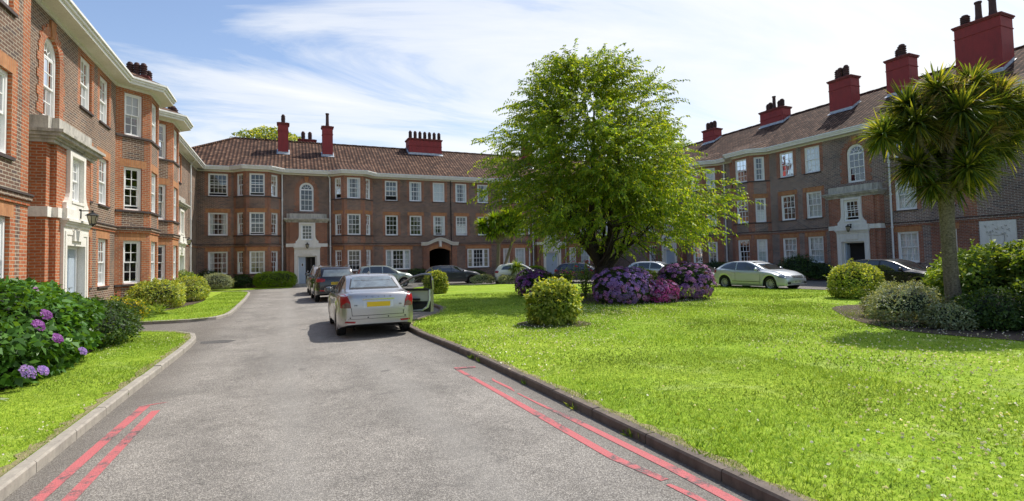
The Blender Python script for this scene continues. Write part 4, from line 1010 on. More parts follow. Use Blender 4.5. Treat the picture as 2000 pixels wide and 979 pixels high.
# ------------------------------------------------------------------ side wings
def side_wing(root, T, flip, e, corner, cant, end, near_w, plaque, bm, rm, lcs, doors):
    w = Wing(root, T, flip, bm, rm); w.curt = lcs
    b1, b2 = e + 7.65, e + 12.25
    e2 = b2 + 3.75
    # near projecting block
    ops_n = near_w
    w.winpanel((2.0, .97), (corner, .97), [(x - 2.0, 1.07, *r, 3, 4, 0, 'sash', cu) for (x, r, cu) in near_w], 0, 8.93, [(corner - 2 - .34, corner - 2, 0, 9, rm)], u_off=2)
    Lc = math.dist((corner, .97), (cant, 0))
    cwin = [] if flip else [(Lc * .46, .66, *R1, 2, 4, 0, 'sash', 'none'), (Lc * .46, .66, *R2, 2, 4, 0, 'sash', 'none'), (Lc * .46, .66, *R3, 2, 4, 0, 'sash', 'none')]
    w.winpanel((corner, .97), (cant, 0), cwin, 0, 8.93, [(0, .3, 0, 9, rm), (0, Lc, R1[0], 3.1, rm)], u_off=3)
    # wall with stair window behind the porch
    wins = []
    if not flip: wins += std(e - 2.62, ('net', 'net', 'none'))
    a, b = cant, b1 - 1.65
    zones = [(e - 1.5 - a, e + 1.5 - a, 0, 5.0, rm)]
    aw = (e - a, 1.06, 5.95, 8.262)
    mainw = [(x[0] - a,) + tuple(x[1:]) for x in wins + std(e + 2.78, lcmap[0]) + std(e + 4.66, lcmap[1])]
    ops = [(x[0] - x[1] / 2, x[0] + x[1] / 2, x[2], x[3]) for x in mainw] + [(aw[0] - .53, aw[0] + .53, aw[2], aw[3])]
    for x in mainw:
        zones.append((x[0] - x[1] / 2 - .225, x[0] + x[1] / 2 + .225, x[2], min(x[3] + .3, 8.93), rm))
        if x[3] < 7: zones.append((x[0] - x[1] / 2 - .16, x[0] + x[1] / 2 + .16, x[3], x[3] + .3, 'lintel'))
    w.panel((a, 0), (b, 0), 0, 8.93, ops, zones, u_off=a)
    for x in mainw:
        w.window(w.frame(x[0] + a, 0, x[2], (1, 0), (0, 1)), x[1], x[3] - x[2], x[4], x[5], x[6], x[7], x[8])
    w.window(w.frame(e, 0, 5.95, (1, 0), (0, 1)), 1.05, 2.31, 3, 4, 0, 'arch')
    arch_dress(w, e); porch(w, e, door=doors[0])
    B1 = bay_windows(w, b1, baylc[0]); B2 = bay_windows(w, b2, baylc[1])
    w.panel((b1 + 1.65, 0), (b2 - 1.65, 0), 0, 8.93, (), [(0, .24, 0, 9, rm), (b2 - b1 - 3.54, b2 - b1 - 3.3, 0, 9, rm)], u_off=1)
    # far stretch with second entrance
    a, b = b2 + 1.65, end
    w2 = [(x[0] - a,) + tuple(x[1:]) for x in std(e2 + 3.0)] if e2 + 3.6 < end else []
    zones = [(e2 - 1.5 - a, e2 + 1.5 - a, 0, 5.0, rm)]; ops = [(x[0] - x[1] / 2, x[0] + x[1] / 2, x[2], x[3]) for x in w2] + [(e2 - a - .53, e2 - a + .53, 5.95, 8.262)]
    for x in w2: zones.append((x[0] - x[1] / 2 - .225, x[0] + x[1] / 2 + .225, x[2], min(x[3] + .3, 8.93), rm))
    w.panel((a, 0), (b, 0), 0, 8.93, ops, zones, u_off=a)
    for x in w2:
        w.window(w.frame(x[0] + a, 0, x[2], (1, 0), (0, 1)), x[1], x[3] - x[2], x[4], x[5], x[6], x[7], x[8])
    w.window(w.frame(e2, 0, 5.95, (1, 0), (0, 1)), 1.05, 2.31, 3, 4, 0, 'arch'); arch_dress(w, e2); porch(w, e2, door=doors[1])
    pp = [(2.0, .97), (corner, .97), (cant, 0)] + B1 + B2 + [(end, 0)]
    string(w, [(2.0, .97), (corner, .97), (cant, 0), (e - 1.5, 0)]); string(w, [(e + 1.5, 0)] + B1 + B2 + [(e2 - 1.5, 0)]); string(w, [(e2 + 1.5, 0), (end, 0)])
    eaves(w, pp)
    roof(w, pp, 2.0, end, 2.0, end, hip0=None)
    zf = lambda d: 9.2 + SL * (.55 - d)
    w.wall.face([T(2, .97, 0), T(2, -10, 0), T(2, -10, 9.2), T(2, .97, 9.2)], bm, [(0, 0), (11, 0), (11, 9.2), (0, 9.2)]); w.wall.face([T(2, .6, 9.2), T(2, -10.6, 9.2), T(2, -5, zf(-5))], bm, [(0, 9.2), (11, 9.2), (5, 12.6)])
    w.wall.face([T(2, -10, 0), T(end, -10, 0), T(end, -10, 9.2), T(2, -10, 9.2)], bm, [(0, 0), (40, 0), (40, 9.2), (0, 9.2)])
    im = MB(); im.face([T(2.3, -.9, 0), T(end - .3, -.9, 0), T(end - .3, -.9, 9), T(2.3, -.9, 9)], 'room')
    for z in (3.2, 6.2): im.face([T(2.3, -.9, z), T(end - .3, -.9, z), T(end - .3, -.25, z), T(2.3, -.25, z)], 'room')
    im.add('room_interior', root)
    return w, e2
lcmap = [(None, None, None), (None, None, None)]
baylc = [{(0, 0): 'none', (1, 0): ('none', .1), (2, 0): 'blind', 0: 'sides', 1: 'none', 2: 'none'}, {0: 'none', 1: 'sides', 2: 'none'}]
lcmap = [('net', 'net', 'net'), ('net', 'net', 'net')]
rl = thing('apartment_building', (LX, 20, 0), 0, 'sunlit brown and orange brick wing along the left edge with canted bays', 'building')
TL = lambda u, d, z: (LX + d, u, z)
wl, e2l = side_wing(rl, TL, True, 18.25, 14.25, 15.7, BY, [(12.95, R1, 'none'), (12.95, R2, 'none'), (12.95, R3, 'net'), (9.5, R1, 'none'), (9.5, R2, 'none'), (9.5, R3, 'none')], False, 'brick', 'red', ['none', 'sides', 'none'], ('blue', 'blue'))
lcmap = [('net', 'net', 'net'), ('net', 'none', 'net')]; baylc = [{0: 'net', (1, 1): 'sides', (1, 0): 'half', (2, 1): 'none', (2, 0): 'sides', 1: 'none', 2: 'none'}, {0: 'none', 1: 'sides', 2: 'net'}]
rrw = thing('apartment_building', (RX, 22, 0), 0, 'shaded dark brick wing along the right side with a carved stone plaque', 'building')
TR = lambda u, d, z: (RX - d, u, z)
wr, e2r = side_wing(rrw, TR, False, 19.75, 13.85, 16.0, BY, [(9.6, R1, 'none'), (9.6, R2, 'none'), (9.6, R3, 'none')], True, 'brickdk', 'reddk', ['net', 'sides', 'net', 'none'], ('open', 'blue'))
chimney(wl, 36.8, 38.3, -1.6, -2.7, 9.2, 13.15, [(37.1, -1.85 - i * .34, .8, .17) for i in range(3)] + [(38.1, -1.8, .7, .17)])
chimney(wl, 45.4, 46.6, -1.5, -2.3, 9.2, 13.0, [(45.7, -1.8, .8, .2), (46.3, -1.8, .8, .2), (46.0, -2.1, 1.0, .14)])
pipe(wl, 40.6, .12, .3, 9.0, neck=(-.35, .35)); 
chimney(wr, 27.6, 29.7, -4.0, -4.9, 10.5, 13.1, [(27.95, -4.4, .65, .17), (28.3, -4.6, .65, .17), (29.0, -4.4, .65, .17), (29.35, -4.6, .65, .17), (28.65, -4.4, 1.05, .15)])
chimney(wr, 21.5, 23.0, -2.7, -3.6, 9.5, 13.3, [(21.95, -3.0, .8, .17), (22.35, -3.0, .75, .17), (22.3, -3.4, .8, .17), (22.65, -3.2, .75, .17)])
chimney(wr, 18.2, 19.5, -3.0, -3.9, 9.5, 13.5, [(18.75, -3.4, .8, .2), (19.05, -3.6, .65, .17)])
chimney(wr, 13.5, 15.5, -2.2, -3.4, 9.5, 13.75, [(15.15, -2.6, .6, .19), (14.55, -2.6, 1.05, .17), (13.95, -2.6, 1.0, .19)])
chimney(wr, 34.6, 36.0, -4.0, -4.9, 10.5, 13.1, [(34.9 + .4 * i, -4.4, .7, .17) for i in range(3)])
pipe(wr, 17.82, .12, .3, 8.95); pipe(wr, 29.75, .12, .3, 8.95)
# carved stone plaque on the near block of the right wing
pq = MB(); pu0, pu1, pz0, pz1 = 12.1, 13.45, 1.75, 3.06; dq = .97
pq.box((pu0, dq, pz0), (pu1, dq + .06, pz1), 'stone', TR)
for k in range(46):
    a = random.uniform(0, 2 * PI); u = random.uniform(pu0 + .2, pu1 - .2); z = random.uniform(pz0 + .62, pz1 - .16); l = random.uniform(.05, .14)
    tube(pq, [TR(u + l * math.cos(a + q) * q * .6, dq + .07, z + l * math.sin(a + q * 1.5) * q * .6) for q in (0, .5, 1, 1.5)], [.012, .016, .014, .004], 'ledge' if k % 2 else 'stone', 5)
um = (pu0 + pu1) / 2
sh = [(-.25, .66), (-.25, .42), (-.2, .26), (-.1, .16), (0, .12), (.1, .16), (.2, .26), (.25, .42), (.25, .66), (0, .62), (-.25, .66)]
tube(pq, [TR(um + x, dq + .07, pz0 + z) for x, z in sh], .016, 'ledge', 5)
pq.add('plaque', rrw)
for w_ in (wl, wr): w_.wall.add('wall', w_.root)

# small sign on the back wall between bay and entrance
# ------------------------------------------------------------------ foliage tools
def quads_mesh(name, V, mats, mi=None, nper=4):
    """V: (N, nper, 3)"""
    N = V.shape[0]; me = bpy.data.meshes.new(name)
    me.vertices.add(N * nper); me.vertices.foreach_set('co', V.reshape(-1).astype(np.float32))
    me.loops.add(N * nper); me.loops.foreach_set('vertex_index', np.arange(N * nper, dtype=np.int32))
    me.polygons.add(N); me.polygons.foreach_set('loop_start', np.arange(0, N * nper, nper, dtype=np.int32)); me.polygons.foreach_set('loop_total', np.full(N, nper, dtype=np.int32))
    for m in mats: me.materials.append(M[m])
    if mi is not None: me.polygons.foreach_set('material_index', mi.astype(np.int32))
    me.update(calc_edges=True); me.validate(); return me
def unit(a): return a / np.maximum(np.linalg.norm(a, axis=-1, keepdims=True), 1e-9)
def leaf_quads(C, D, Nn, L, W, droop=0):
    """kite leaves: base C, direction D, rough normal Nn"""
    D = unit(D); S = unit(np.cross(D, Nn)); Nn = np.cross(S, D)
    L = np.broadcast_to(np.asarray(L, float), (len(C),))[:, None]; W = np.broadcast_to(np.asarray(W, float), (len(C),))[:, None]
    mid = C + D * L * .42 + Nn * L * .06; tip = C + D * L - Nn * L * .12 - np.array([0, 0, 1.]) * L * droop
    return np.stack([C, mid + S * W * .5, tip, mid - S * W * .5], 1)
def rdir(n, rng): return unit(rng.normal(size=(n, 3)))
def lump(Pt, seed, k=3.2):
    rng = np.random.RandomState(seed); s = 0
    for i in range(6):
        v = rng.normal(size=3) * k; s = s + np.sin(Pt @ v + rng.uniform(0, 6.28))
    return s / 6
def join(*ms):
    """ms: list of (V, matindex) with the same nper"""
    V = np.concatenate([m[0] for m in ms]); I = np.concatenate([np.full(len(m[0]), m[1]) for m in ms]); return V, I
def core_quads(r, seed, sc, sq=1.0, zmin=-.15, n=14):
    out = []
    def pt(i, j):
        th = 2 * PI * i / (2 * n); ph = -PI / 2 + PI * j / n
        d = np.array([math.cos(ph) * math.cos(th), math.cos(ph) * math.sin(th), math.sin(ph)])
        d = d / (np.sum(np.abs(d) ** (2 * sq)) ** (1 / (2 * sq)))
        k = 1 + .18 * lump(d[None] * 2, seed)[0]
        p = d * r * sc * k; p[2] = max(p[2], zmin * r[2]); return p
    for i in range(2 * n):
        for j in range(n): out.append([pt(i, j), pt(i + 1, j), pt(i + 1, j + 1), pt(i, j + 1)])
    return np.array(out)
def foliage(r, n, leaf, asp, seed, sq=1.0, lumpy=.16, shell=.25, zcut=-.75, up=.35, tuft=0):
    rng = np.random.RandomState(seed); r = np.array(r, float)
    d = rdir(int(n * 1.5), rng); d = d[d[:, 2] > zcut][:n]
    q = d / (np.sum(np.abs(d) ** (2 * sq), 1, keepdims=True) ** (1 / (2 * sq)))
    rad = (1 + lumpy * lump(d * 2, seed) + lumpy * .5 * lump(d * 5, seed + 9)) * (1 - shell * rng.rand(len(d)) ** 2.2)
    C = q * r * rad[:, None]
    out = unit(q / r)
    D = unit(out * .7 + rdir(len(d), rng) * .8 + np.array([0, 0, up]))
    Nn = unit(out + rdir(len(d), rng) * .6 + np.array([0, 0, .5]))
    return leaf_quads(C, D, Nn, leaf * rng.uniform(.6, 1.25, len(d)), leaf * asp * rng.uniform(.8, 1.2, len(d)), .15), q, rad, out
def put(name, V, mats, mi, loc, parent=None, shift=(0, 0, 0), **kw):
    me = quads_mesh(name, V + np.array(shift), mats, mi, V.shape[1])
    mw = Matrix.Translation(loc) if parent is None else WORLD[parent.name]
    return link(name, me, parent, mw, **kw)
def shrub(name, loc, r, n, leaf, mat, label, asp=.5, seed=1, sq=1.0, lumpy=.16, cat='shrub', group=None, extra=None, zcut=-.75, up=.35):
    r = np.array(r, float)
    V, q, rad, out = foliage(r, n, leaf, asp, seed, sq, lumpy, zcut=zcut, up=up)
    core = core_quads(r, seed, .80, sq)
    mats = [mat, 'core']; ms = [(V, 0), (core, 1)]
    if extra:
        m2, frac, l2 = extra; k = int(n * frac); rng = np.random.RandomState(seed + 5); ix = rng.choice(len(V), k)
        C = V[ix, 0] * 1.03; D = unit(rdir(k, rng) + np.array([0, 0, .3])); ms.append((leaf_quads(C, D, unit(rdir(k, rng) + out[ix]), l2, l2 * .8), 2)); mats.append(m2)
    rg = np.random.RandomState(seed + 77); ns = 46; dd = rdir(ns, rg); dd = dd[dd[:, 2] > -.1]; ns = len(dd)
    base = dd * r * .95; dv = unit(dd + np.array([0, 0, .7]) + rdir(ns, rg) * .4); lens = rg.uniform(.12, .36, ns) * min(1, r.min() * 1.3); m_ = 9; tt = np.linspace(.1, 1, m_)
    Cs = (base[:, None] + dv[:, None] * (lens[:, None] * tt)[..., None]).reshape(-1, 3); Ds = unit(np.repeat(dv, m_, 0) * .5 + rdir(ns * m_, rg))
    ms.append((leaf_quads(Cs, Ds, rdir(ns * m_, rg), leaf * .8, leaf * asp * .8), 0))
    A, I = join(*ms)
    A = A + np.array([0, 0, r[2] * .82]); A[..., 2] = np.maximum(A[..., 2], .0)
    return put(name, A, mats, I, (loc[0], loc[1], LZ if len(loc) < 3 else loc[2]), label=label, cat=cat, group=group)
def flower_head_quads(c, nrm, R, n, seed, pet=.035):
    """flattened dome of small four-petalled florets"""
    rng = np.random.RandomState(seed); nrm = unit(np.array(nrm)[None])[0]
    a = unit(np.cross(nrm, [0.3, .2, 1.])[None])[0]; b = np.cross(nrm, a)
    th = rng.uniform(0, 2 * PI, n); rr = R * np.sqrt(rng.rand(n)); h = .45 * R * (1 - (rr / R) ** 2)
    P0 = np.array(c) + a * (rr * np.cos(th))[:, None] + b * (rr * np.sin(th))[:, None] + nrm * h[:, None]
    No = unit(nrm + .8 * (P0 - c) / R * .8 + rdir(n, rng) * .35); D = unit(np.cross(No, rdir(n, rng)))
    S = np.cross(No, D); s = pet * rng.uniform(.8, 1.2, n)[:, None]
    return np.stack([P0 - D * s, P0 + S * s, P0 + D * s, P0 - S * s], 1)
def hydrangea(loc, r, n_leaf, heads, mats_f, label, seed, headR=.10, per=44, group=None, name='hydrangea_bush'):
    r = np.array(r, float); root = thing(name, (loc[0], loc[1], LZ), 0, label, 'shrub', group)
    V, q, rad, out = foliage(r, n_leaf, .10, .55, seed, 1.15, .10)
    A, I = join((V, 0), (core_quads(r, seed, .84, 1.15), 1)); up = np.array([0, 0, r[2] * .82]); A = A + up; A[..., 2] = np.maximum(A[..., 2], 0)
    put('foliage', A, ['lf_dark', 'core'], I, None, root)
    rng = np.random.RandomState(seed + 3); d = rdir(heads * 3, rng); d = d[d[:, 2] > -.55][:heads]
    # even out the heads by a few relaxation steps
    for _ in range(8):
        df = d[:, None] - d[None]; ds = np.linalg.norm(df, axis=2) + np.eye(len(d)); f = (df / ds[..., None] ** 3).sum(1); d = unit(d + f * .004); d = d[:]
    d = d[d[:, 2] > -.62]
    qq = d / (np.sum(np.abs(d) ** 2.3, 1, keepdims=True) ** (1 / 2.3)); C = qq * r * (1.0 + .10 * lump(d * 2, seed))[:, None] + up
    parts = []
    for k in range(len(d)):
        if C[k, 2] < .08: continue
        nn = unit((unit((d[k] / r)[None])[0] + np.array([0, 0, .55]))[None])[0]
        parts.append((flower_head_quads(C[k], nn, headR * rng.uniform(.75, 1.2), per, seed * 100 + k, .022), rng.choice(len(mats_f), p=None if len(mats_f) == 1 else [.6] + [.4 / (len(mats_f) - 1)] * (len(mats_f) - 1))))
    A, I = join(*parts); put('flowers', A, mats_f, I, None, root)
    return root

# ------------------------------------------------------------------ central tree
def cherry():
    bx_, by_ = 12.45, 18.85; rng = np.random.RandomState(11)
    root = thing('cherry_tree', (bx_, by_, LZ), 0, 'large bright green spreading tree with a low forked trunk in the middle of the lawn', 'tree')
    prof = [(1.3, 1.4), (1.9, 2.6), (2.9, 4.2), (4.0, 4.8), (5.1, 4.8), (6.2, 4.5), (7.3, 4.2), (8.4, 3.6), (9.4, 2.7), (10.2, 1.8), (10.8, .9)]
    zs = np.array([p[0] for p in prof]); rs = np.array([p[1] for p in prof])
    tb = MB(); o = Vector((bx_, by_, LZ))
    limbs = []
    tube(tb, [o + Vector(p) for p in ((0, 0, -.1), (.02, 0, .25), (0, .02, .8), (.02, .0, 1.35))], [.40, .30, .26, .27], 'bark', 10)
    mains = []
    for k in range(11):
        az = k * 2.4 + .3; el = rng.uniform(.45, 1.2) if k > 1 else 1.35; Ln = rng.uniform(2.7, 3.7) if el < 1 else 6.0
        p = Vector((0, 0, 1.2)); dirv = Vector((math.cos(az) * math.cos(el * .8), math.sin(az) * math.cos(el * .8), math.sin(el * .8) + .25)).normalized()
        pts = [p.copy()]
        for s in range(7):
            dirv = (dirv + Vector(rng.normal(size=3) * .12) + Vector((0, 0, .05 if el > .6 else -.02))).normalized(); p = p + dirv * Ln / 7; pts.append(p.copy())
        r0_ = .17 if k < 5 else .10
        tube(tb, [o + q for q in pts], [r0_ * (1 - .13 * i) for i in range(8)], 'bark', 7); mains.append(pts)
        for s in range(2, 8):
            for b in range(2):
                d2 = (dirv + Vector(rng.normal(size=3) * .9)).normalized(); q = pts[s]; sub = [q, q + d2 * .5 + Vector((0, 0, .1)), q + d2 * .95 + Vector((0, 0, .15)), q + d2 * 1.3]
                tube(tb, [o + v for v in sub], [.035, .025, .015, .006], 'bark', 5)
    # explicit fork seen from the drive
    for pts in ([(0, 0, 1.1), (-.28, .05, 1.9), (-.35, .1, 3), (-.2, .1, 5), (0, .1, 8.5)], [(.05, 0, .7), (.45, -.05, 1.3), (.95, -.2, 1.9), (1.3, -.3, 3), (1.5, -.3, 5.5)]):
        tube(tb, [o + Vector(p) for p in pts], [.2, .17, .14, .11, .03], 'bark', 8)
    tr = tb.add('trunk', root, smooth=60)
    # twig sprays
    NT = 7600; z = rng.uniform(2.0, 10.5, NT); R = np.interp(z, zs, rs) * .94; th = rng.uniform(0, 2 * PI, NT)
    irr = .95 + .13 * np.sin(th * 3 + z * 1.1) + .09 * np.sin(th * 5 - z * 1.7 + 1) + .10 * np.sin(th * 9 + z * 3) + .05 * np.sin(th * 17 - z * 5)
    cl_ = lump(np.stack([np.cos(th) * R, np.sin(th) * R, z * 1.1], 1) * .42, 5)
    keep = (rng.rand(NT) < np.clip(R / 4.2, .3, 1)) & (rng.rand(NT) < np.clip(.80 + 1.9 * cl_, .12, 1)); z, R, th, irr = z[keep], R[keep], th[keep], irr[keep]; NT = len(z)
    rad = R * irr * (1 - .75 * rng.rand(NT) ** 1.35)
    # clumping: pull z towards tiers
    tier = z
    B = np.stack([np.cos(th) * rad, np.sin(th) * rad, tier - .22 * rad * 0], 1)
    outd = np.stack([np.cos(th), np.sin(th), .25 + .12 * (z - 4)], 1); D = unit(unit(outd) + rdir(NT, rng) * .45)
    B = B - D * .5
    sh_ = np.interp(z, [1.5, 3, 4, 5, 6.2, 8, 10], [.5, .6, .5, .1, -.4, -.5, -.4]); B = B + np.stack([sh_ * math.cos(YAW), -sh_ * math.sin(YAW), 0 * sh_], 1)
    low = (z < 3.1) & (rad < 3.0) & (rng.rand(NT) < .8); B[low, 2] += 2.4
    Ls = rng.uniform(.65, 1.5, NT); nl = 21
    t = np.linspace(.08, 1, nl)[None, :, None]
    Pt = B[:, None] + D[:, None] * Ls[:, None, None] * t - np.array([0, 0, 1.]) * (Ls[:, None, None] * .42 * t ** 2)
    tang = unit(D[:, None] - np.array([0, 0, 1.]) * .84 * t)
    refv = unit(np.array([0, 0, 1.]) + rng.normal(size=(NT, 3)) * .9)[:, None]
    side = unit(np.cross(tang, refv + 0 * tang)) * np.where(np.arange(nl) % 2 == 0, 1, -1)[None, :, None]
    LD = unit(tang * .75 + side * .8 + rng.normal(size=tang.shape) * .28 - np.array([0, 0, 1.]) * .42)
    C = Pt.reshape(-1, 3); LD = LD.reshape(-1, 3); n = len(C)
    NN = unit(np.array([0, 0, .6]) + rng.normal(size=(n, 3)) * .8)
    V = leaf_quads(C, LD, NN, .15 * rng.uniform(.7, 1.25, n), .062, .1)
    keep = C[:, 2] > 1.5; V = V[keep]
    put('crown', V, ['lf_tree'], None, None, root)
    # thin twigs
    a = B; b = B + D * Ls[:, None] * .5 - np.array([0, 0, 1.]) * Ls[:, None] * .1; c = B + D * Ls[:, None] * 1.0 - np.array([0, 0, 1.]) * Ls[:, None] * .42
    wv = unit(np.cross(D, rdir(NT, rng))) * .007
    Q = np.concatenate([np.stack([a - wv, a + wv, b + wv * .7, b - wv * .7], 1), np.stack([b - wv * .7, b + wv * .7, c + wv * .2, c - wv * .2], 1)])
    put('twigs', Q, ['bark'], None, None, tr)
cherry()

# ------------------------------------------------------------------ cordylines
def head_quads(c, n, L, seed, wd=.045, droopf=1.0):
    rng = np.random.RandomState(seed); d = rdir(n * 2, rng); d = d[d[:, 2] > -.8][:n]; n = len(d)
    Ln = L * rng.uniform(.6, 1.12, n) * (1 - .1 * (d[:, 2] < 0)); segs = 4; side = unit(np.cross(d, np.array([0, 0, 1.]) + rng.normal(size=(n, 3)) * .2))
    ts = [0.06, .3, .55, .8, 1.0]; ws = [.6, 1, .95, .6, .05]; P_ = []
    dr = rng.uniform(.0, .38, n) * droopf
    for t in ts:
        P_.append(np.array(c) + d * (Ln * t * (1 - .12 * t))[:, None] - np.array([0, 0, 1.]) * (Ln * dr * t ** 2.4)[:, None])
    out = []
    for k in range(4):
        a, b = P_[k], P_[k + 1]; wa, wb_ = side * wd * .5 * ws[k], side * wd * .5 * ws[k + 1]
        out.append(np.stack([a - wa, a + wa, b + wb_, b - wb_], 1))
    return np.concatenate(out)
def strap_mesh(heads, L, n, seed, wd, mats=('lf_palm',), dry=.0):
    """each leaf must stay one island for the per-leaf colour: weld its strips"""
    V = []; F = []; MI = []
    for h, c in enumerate(heads):
        rng = np.random.RandomState(seed + h); l_ = L * rng.uniform(.85, 1.1)
        Q = head_quads((0, 0, 0), n, l_, seed + h, wd); m = len(Q) // 4
        Q = Q.reshape(4, m, 4, 3) + np.array(c)
        ring = np.stack([Q[0][:, 0], Q[0][:, 1], Q[0][:, 3], Q[0][:, 2], Q[1][:, 3], Q[1][:, 2], Q[2][:, 3], Q[2][:, 2], Q[3][:, 3], Q[3][:, 2]], 1)  # m,10,3
        base = sum(len(v) for v in V); V.append(ring.reshape(-1, 3))
        k = np.arange(m)[:, None] * 10 + base
        for s in range(4): F.append(k + np.array([2 * s, 2 * s + 1, 2 * s + 3, 2 * s + 2])[None]); MI.append(np.zeros(m))
        if dry:
            nd_ = int(m * dry); ix = rng.choice(m, nd_, replace=False)
            for s in range(4): MI[-4 + s][ix] = 1
    V = np.concatenate(V); F = np.concatenate(F); MI = np.concatenate(MI)
    me = bpy.data.meshes.new('leaf_head'); me.vertices.add(len(V)); me.vertices.foreach_set('co', V.reshape(-1).astype(np.float32))
    me.loops.add(len(F) * 4); me.loops.foreach_set('vertex_index', F.reshape(-1).astype(np.int32)); me.polygons.add(len(F))
    me.polygons.foreach_set('loop_start', np.arange(0, len(F) * 4, 4, dtype=np.int32)); me.polygons.foreach_set('loop_total', np.full(len(F), 4, dtype=np.int32))
    for m_ in mats: me.materials.append(M[m_])
    me.polygons.foreach_set('material_index', MI.astype(np.int32)); me.update(calc_edges=True); me.validate(); return me
def plume(cs, seed, n=260, R=.32):
    rng = np.random.RandomState(seed); out = []
    for c in cs:
        d = unit(rdir(n, rng) + np.array([0, 0, -.15])); a = np.array(c) + d * R * .2; b = np.array(c) + d * (R * rng.uniform(.7, 1.2, n))[:, None]; w_ = unit(np.cross(d, rdir(n, rng))) * .006
        out.append(np.stack([a - w_, a + w_, b + w_, b - w_], 1))
    return np.concatenate(out)
def big_palm():
    loc = (13.6, 6.57, LZ); root = thing('cordyline_tree', loc, 0, 'tall spiky palm-like tree with many leaf heads on one thick trunk at right', 'tree')
    o = Vector(loc); tb = MB()
    tube(tb, [o + Vector(p) for p in ((.12, .02, -.1), (.08, .02, .4), (.0, .02, 1.4), (-.05, .0, 2.3), (-.05, 0, 2.9))], [.20, .155, .135, .135, .15], 'barkpalm', 12)
    hs = [(13.33, 6.52, 5.30), (14.06, 6.2, 5.42), (12.75, 6.81, 4.95), (12.25, 7.07, 4.32), (13.67, 6.39, 5.0), (14.57, 5.98, 5.05), (15.04, 5.79, 4.85), (12.92, 6.79, 3.6), (14.13, 6.24, 3.85), (14.6, 6.03, 4.05), (13.5, 6.1, 3.5), (13.2, 7.3, 4.6), (14.3, 6.9, 4.6), (13.85, 6.9, 3.9), (13.1, 6.9, 3.7), (14.5, 6.4, 3.5), (13.9, 6.6, 3.3), (13.3, 6.7, 3.2), (14.9, 6.0, 4.4), (14.3, 6.3, 4.5), (13.75, 6.1, 3.9), (13.35, 6.1, 4.7), (14.25, 5.9, 4.8), (12.65, 6.6, 4.5)]
    for k, h in enumerate(hs):
        a = o + Vector((-.05, 0, 2.8)); b = Vector(h); m1 = a.lerp(b, .35) + Vector((.1 * math.sin(k * 2), .1 * math.cos(k * 3), .05)); m2 = a.lerp(b, .7) + Vector((-.05, .05, .02))
        m1 += Vector((.10 * math.cos(k * 1.7), -.12, 0))
        tube(tb, [a, m1, m2, b], [.085, .065, .055, .045], 'barkpalm', 8)
    tr = tb.add('trunk', root, smooth=60)
    for k, h in enumerate(hs):
        me = strap_mesh([(0, 0, 0)], .84, 380, 40 + k, .036, ('lf_palm', 'lf_dry'), .03)
        link('leaf_head', me, root, Matrix.Translation(h))
    pl = [(13.45, 6.3, 5.15), (12.95, 6.6, 4.85), (14.4, 5.9, 5.2), (13.75, 6.2, 5.05), (13.2, 6.4, 4.3), (14.2, 6.0, 4.4)]
    put('flower_stalks', plume(pl, 3, 260, .42) - np.array(loc), ['lf_dry'], None, None, root)
big_palm()
def small_palm():
    loc = (13.9, 34.2, LZ); root = thing('cordyline_tree', loc, 0, 'smaller round-headed spiky tree with two slim trunks at the far edge of the lawn', 'tree'); o = Vector(loc); tb = MB()
    tube(tb, [o + Vector(p) for p in ((0, 0, -.1), (.02, 0, 1.5), (.1, 0, 2.9))], [.2, .15, .13], 'barkpalm', 9)
    tube(tb, [o + Vector(p) for p in ((.35, .0, -.1), (.55, -.1, 1.3), (1.0, -.3, 2.8), (1.1, -.3, 3.6))], [.14, .12, .10, .08], 'barkpalm', 9)
    hs = [(13.66, 34.13, 4.6), (14.5, 33.75, 4.9), (12.95, 34.52, 4.2), (14.84, 33.65, 3.9), (13.49, 34.25, 3.7), (15.3, 33.39, 4.5), (14.1, 34.0, 4.1), (15.0, 33.6, 4.9), (14.2, 34.6, 4.6)]
    for k, h in enumerate(hs): tube(tb, [o + Vector((.1, 0, 2.8)) if k % 2 else o + Vector((1.0, -.3, 3.0)) if h[0] > 14.3 else o + Vector((.1, 0, 2.8)), Vector(h)], [.09, .05], 'barkpalm', 6)
    tb.add('trunk', root, smooth=60)
    for k, h in enumerate(hs): link('leaf_head', strap_mesh([(0, 0, 0)], 1.0, 360, 80 + k, .08, ('lf_lime', 'lf_palm'), .35), root, Matrix.Translation(h))
    loc = (14.32, 33.3, LZ); r2 = thing('cordyline_tree', loc, 0, 'little spiky plant with one leaf head on a leaning stem beside the slim trunks', 'plant'); tb = MB()
    tube(tb, [Vector(loc), Vector(loc) + Vector((.2, 0, .5)), Vector(loc) + Vector((.62, -.1, 1.1))], [.08, .07, .06], 'barkpalm', 7); tb.add('trunk', r2, smooth=60)
    link('leaf_head', strap_mesh([(0, 0, 0)], .85, 200, 99, .06, ('lf_mid',)), r2, Matrix.Translation((loc[0] + .62, loc[1] - .1, 1.2)))
small_palm()

